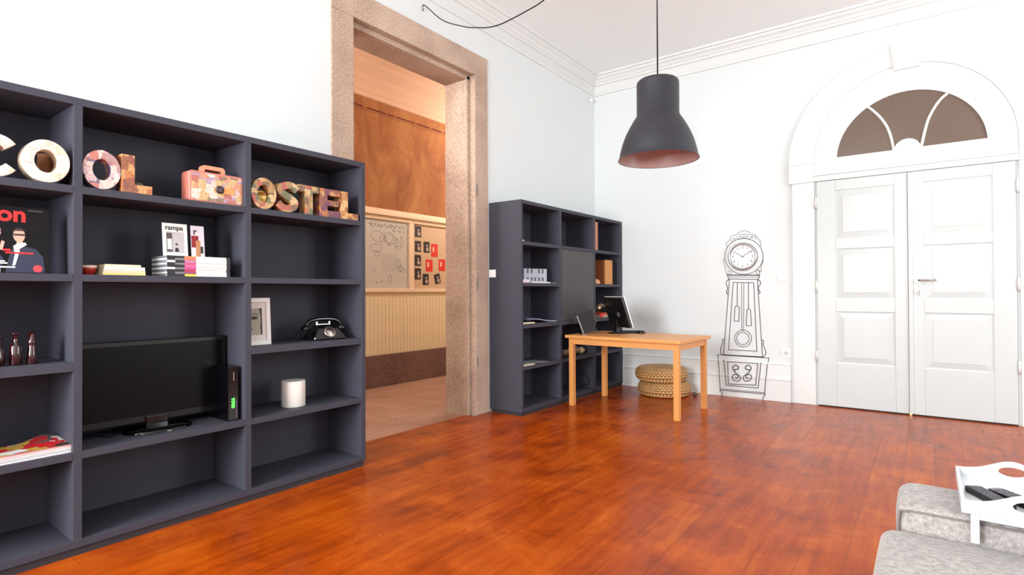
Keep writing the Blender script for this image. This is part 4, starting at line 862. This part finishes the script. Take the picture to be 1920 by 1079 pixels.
MB().lathe([(.016, .25), (.020, .255), (.020, .455)], 20).build('lamp_holder', MATTEB, t)
MB().lathe([(.0045, .476), (.0045, HC-1.990)], 8).build('cord', BLACK, t)
MB().lathe([(.05, HC-1.990-.03), (.052, HC-1.990)], 24).build('ceiling_rose', BLACK, t)
cz = [(0, .0, 3.695), (0, .004, 3.700)]
sz = [(.004, 3.71), (.02, 3.705), (.122, 3.50), (.24, 3.358), (.304, 3.302), (.36, 3.262), (.426, 3.240), (.533, 3.249), (.611, 3.271), (.72, 3.36), (.84, 3.56), (.94, 3.84), (.985, 4.02)]
P = [Vector((0+2.25*s, 3.45-.25*s, z)) for s, z in sz]; P = [Vector((.012, 3.45, 3.675)), Vector((.006, 3.452, 3.69))]+P
MB_ = MB().tube(spline(P, 6), .0045, 8); tag(MB_.build('hanging_cord', BLACK), 'black electric cord sagging from a wall hook above the granite doorway', 'cord')
o = MB().lathe([(.012, 0), (.012, .004)], 16, TR(.001, 3.45, 3.70) @ RY(PI/2)).lathe([(.004, 0), (.004, .014)], 8, TR(.001, 3.45, 3.70) @ RY(PI/2)).build('wall_hook', WHITE); tag(o, 'small white hook holding the black cord on the wall', 'hook')
# ------------------------------------------------------------------ sofa, tray, remotes
def pillow(x0, x1, y0, y1, z0, z1, crown=.02, n=12, r=.05):
    """rounded upholstery block with a softly domed top"""
    vs = []; fs = []; cx, cy = (x0+x1)/2, (y0+y1)/2; hx, hy = (x1-x0)/2, (y1-y0)/2; mb = MB()
    def rr(k, inset):
        P = []; r_ = max(.004, r-inset)
        for qx, qy, a in ((hx-inset-r_, hy-inset-r_, 0), (-hx+inset+r_, hy-inset-r_, PI/2), (-hx+inset+r_, -hy+inset+r_, PI), (hx-inset-r_, -hy+inset+r_, 1.5*PI)):
            P += [(cx+qx+r_*math.cos(a+PI/2*i/6), cy+qy+r_*math.sin(a+PI/2*i/6)) for i in range(7)]
        return P
    e = .035; lev = [(0, z0)]
    lev += [(0, z0+.01), (0, (z0+z1)/2), (0, z1-e)]+[(e*(1-math.cos(a)), z1-e+e*math.sin(a)) for a in (PI/8, PI/4, 3*PI/8, PI/2)]
    m0 = min(hx, hy)
    for k in range(1, 8): f = k/8; ins = e+(m0-e-.005)*f; lev.append((ins, z1+crown*math.sin(PI/2*f)))
    rings = [[(x, y, z) for x, y in rr(0, i)] for i, z in lev]; k = len(rings[0])
    for R in rings: vs += R
    for a in range(len(rings)-1):
        for b in range(k): fs.append((a*k+b, a*k+(b+1) % k, (a+1)*k+(b+1) % k, (a+1)*k+b))
    fs.append(tuple(reversed(range(k)))); fs.append(tuple(range((len(rings)-1)*k, len(rings)*k)))
    return mb.add(vs, fs, True)
t = thing('sofa', 'light grey fabric sofa with a low arm, bottom right', 'sofa', (3.8, 1.3, 0))
def sb(mb, nm_, m=SOFA): 
    mb.v = [(x-3.8, y-1.3, z) for x, y, z in mb.v]; return mb.build(nm_, m, t)
SB = .0
sb(pillow(3.44, 4.36, .42, 2.43, .10, .30, 0, r=.03), 'base_frame')
sb(pillow(3.405, 4.12, 1.30, 2.142, .30, .452, .028, r=.05), 'seat_cushion'); sb(pillow(3.405, 4.12, .45, 1.295, .30, .452, .028, r=.05), 'seat_cushion')
sb(pillow(3.443, 4.36, 2.150, 2.44, .08, .525, .006, r=.06), 'armrest'); sb(pillow(3.443, 4.36, .15, .44, .08, .525, .006, r=.06), 'armrest')
sb(pillow(4.12, 4.38, .44, 2.149, .30, .80, .01, r=.05), 'backrest')
pip = mat('piping_grey', (120, 112, 108), .9)
P = [(4.3, 2.1505, .505), (3.56, 2.1505, .508), (3.475, 2.153, .504), (3.452, 2.162, .48), (3.449, 2.166, .30)]
sb(MB().tube(spline(P, 6), .0035, 6), 'piping', pip)
P = [(3.41, 1.34, .428), (3.409, 1.7, .428), (3.411, 2.08, .428), (3.43, 2.125, .428), (3.50, 2.138, .428)]
sb(MB().tube(spline(P, 6), .0035, 6), 'piping', mat('piping_pale', (190, 178, 150), .9))
for a, b in ((3.50, .25), (3.50, 2.36), (4.28, .25), (4.28, 2.36)): sb(MB().box(a-.025, a+.025, b-.025, b+.025, 0, .10), 'foot', BLACK)
# tray
TX, TY, TZ = 3.605, 2.078, .556; TWd, TLn = .295, .395
t = thing('lap_tray', 'white folding tray with cut-out handles standing on the sofa', 'tray', (TX, TY, TZ))
MB().box(.008, TWd-.008, .008, TLn-.008, 0, .008).build('tray_base', WHITE, t)
def hside(y):
    n = 24; P = []; top = []; cxh = TWd*.5
    for i in range(n+1):
        x = TWd*i/n; top.append((x, .034+.040*math.exp(-((x-cxh)/.070)**2)))
    hole = [(cxh+.036*math.cos(2*PI*i/24), .040+.0165*math.sin(2*PI*i/24)) for i in range(24)]
    # panel split into two halves around the hole
    mb = MB(); M = FY(0, y, 0)
    for s in (0, 1):
        half = [p for p in top if (p[0] <= cxh+1e-6 if s == 0 else p[0] >= cxh-1e-6)]
        hl = sorted([p for p in hole if (p[0] <= cxh+1e-6 if s == 0 else p[0] >= cxh-1e-6)], key=lambda p: math.atan2(p[1]-.040, (cxh-p[0] if s == 0 else p[0]-cxh)))
        if s == 0: poly = [(0, 0), (cxh, 0)]+hl+[(cxh, half[-1][1])]+list(reversed(half[:-1]))
        else: poly = [(TWd, 0)]+list(reversed(half))[:-1]+[(cxh, half[0][1])]+list(reversed(hl))+[(cxh, 0)]
        mb.prism(poly, .009, M)
    mb.build('handle_panel', WHITE, t)
hside(.009); hside(TLn)
MB().box(0, .008, .009, TLn-.009, 0, .034).build('side_panel', WHITE, t); MB().box(TWd-.008, TWd, .009, TLn-.009, 0, .034).build('side_panel', WHITE, t)
LGH = TZ-.462
for y in (.030, TLn-.05):
    zb = -LGH if y < .2 else -(TZ-.531)
    mb = MB().box(.022, .042, y, y+.014, zb, -.001).box(TWd-.042, TWd-.022, y, y+.014, zb, -.001).box(.042, TWd-.042, y, y+.014, -.024, -.004); mb.build('folding_leg', WHITE, t, bevel=.002)
for x in (.06, TWd-.085): MB().box(x, x+.025, .016, .030, -.0045, -.0005).build('hinge', STEEL, t)
def remote(label, p, rz, l, w, body, mtop, rows, cols, group):
    t = thing('remote_control', label, 'remote control', p, rz, group)
    MB().prism(rrect(w, l, .012), .018, Matrix.Identity(4)).build('body', body, t, bevel=.004)
    if mtop: MB().prism([(x, y+.006) for x, y in rrect(w-.010, l*.45, .012)], .0012, TR(0, l*.50, .018)).build('face_plate', mtop, t)
    mb = MB()
    for a in range(rows):
        for b in range(cols): mb.box(-w/2+.006+b*(w-.012)/cols, -w/2+.006+(b+.7)*(w-.012)/cols, .012+a*(l-.024)/rows, .012+(a+.62)*(l-.024)/rows, .018, .0215)
    mb.build('buttons', mat('remote_button', (92, 90, 96), .5), t)
z_ = TZ+.0085
def rem_at(px, py, deg, l): q = at('z', z_+.02, px, py); a = math.radians(deg); return (q.x+l*math.sin(a), q.y-l*math.cos(a), z_)
remote('slim black remote control on the white tray, left one', rem_at(1822, 909, 27, .165), math.radians(27), .165, .050, BLACK, None, 9, 4, 'remote controls on the tray')
remote('larger remote control with a grey face on the white tray, right one', rem_at(1862, 914, 40, .19), math.radians(40), .19, .052, BLACK, mat('remote_grey', (120, 118, 122), .4), 8, 3, 'remote controls on the tray')
# ------------------------------------------------------------------ pieces of parts go one level deeper
for child, part in (('eye_print', 'portrait'), ('finger_hole', 'dial'), ('display_digits', 'casing'), ('buttons', 'body'), ('title', 'cover'), ('figure_print', 'cover'), ('window_print', 'cover'), ('badge', 'cover'), ('clasp', 'body'), ('power_light', 'casing')):
    for o in list(COL.objects):
        if o.name.split('.')[0] == child and o.parent:
            for q in o.parent.children:
                if q.name.split('.')[0] == part and q is not o: o.parent = q; break
# ------------------------------------------------------------------ light
def area(name, loc, rot, sx, sy, power, col=(1, 1, 1), spread=PI):
    l = bpy.data.lights.new(name, 'AREA'); l.shape = 'RECTANGLE'; l.size = sx; l.size_y = sy; l.energy = power; l.color = col; l.spread = spread
    o = bpy.data.objects.new(name, l); COL.objects.link(o); o.location = loc; o.rotation_euler = rot; return o
DAY = (.95, .97, 1.0)
for k, (u0, u1, z0, z1) in enumerate(RW): area('daylight', (XR+.28, (u0+u1)/2, (z0+z1)/2), (0, PI/2, 0), z1-z0, u1-u0, (80, )[k], DAY)  # fill through the added right window, brightens the left wall corner
for k, (u0, u1, z0, z1) in enumerate(BW): area('daylight', ((u0+u1)/2, YB-.28, (z0+z1)/2), (PI/2, 0, 0), u1-u0, z1-z0, (340, 60)[k], DAY)
def point(name, loc, p, col, r=.1):
    l = bpy.data.lights.new(name, 'POINT'); l.energy = p; l.color = col; l.shadow_soft_size = r; o = bpy.data.objects.new(name, l); COL.objects.link(o); o.location = loc; return o
point('corridor_fill', (-1.15, 2.2, 3.2), 66, (1, .98, .95), .15); point('corridor_fill', (-1.15, 6.8, 3.2), 66, (1, .98, .95), .15)  # unseen point lights added to brighten the corridor, no fixtures
W = bpy.data.worlds.new('sky'); SC.world = W; W.use_nodes = True; bgn = W.node_tree.nodes['Background']; bgn.inputs[0].default_value = (.8, .9, 1, 1); bgn.inputs[1].default_value = 1.0
vs_ = SC.view_settings; vs_.view_transform = 'Standard'; vs_.look = 'None'; vs_.gamma = 1; vs_.use_curve_mapping = False; vs_.exposure = 0.95
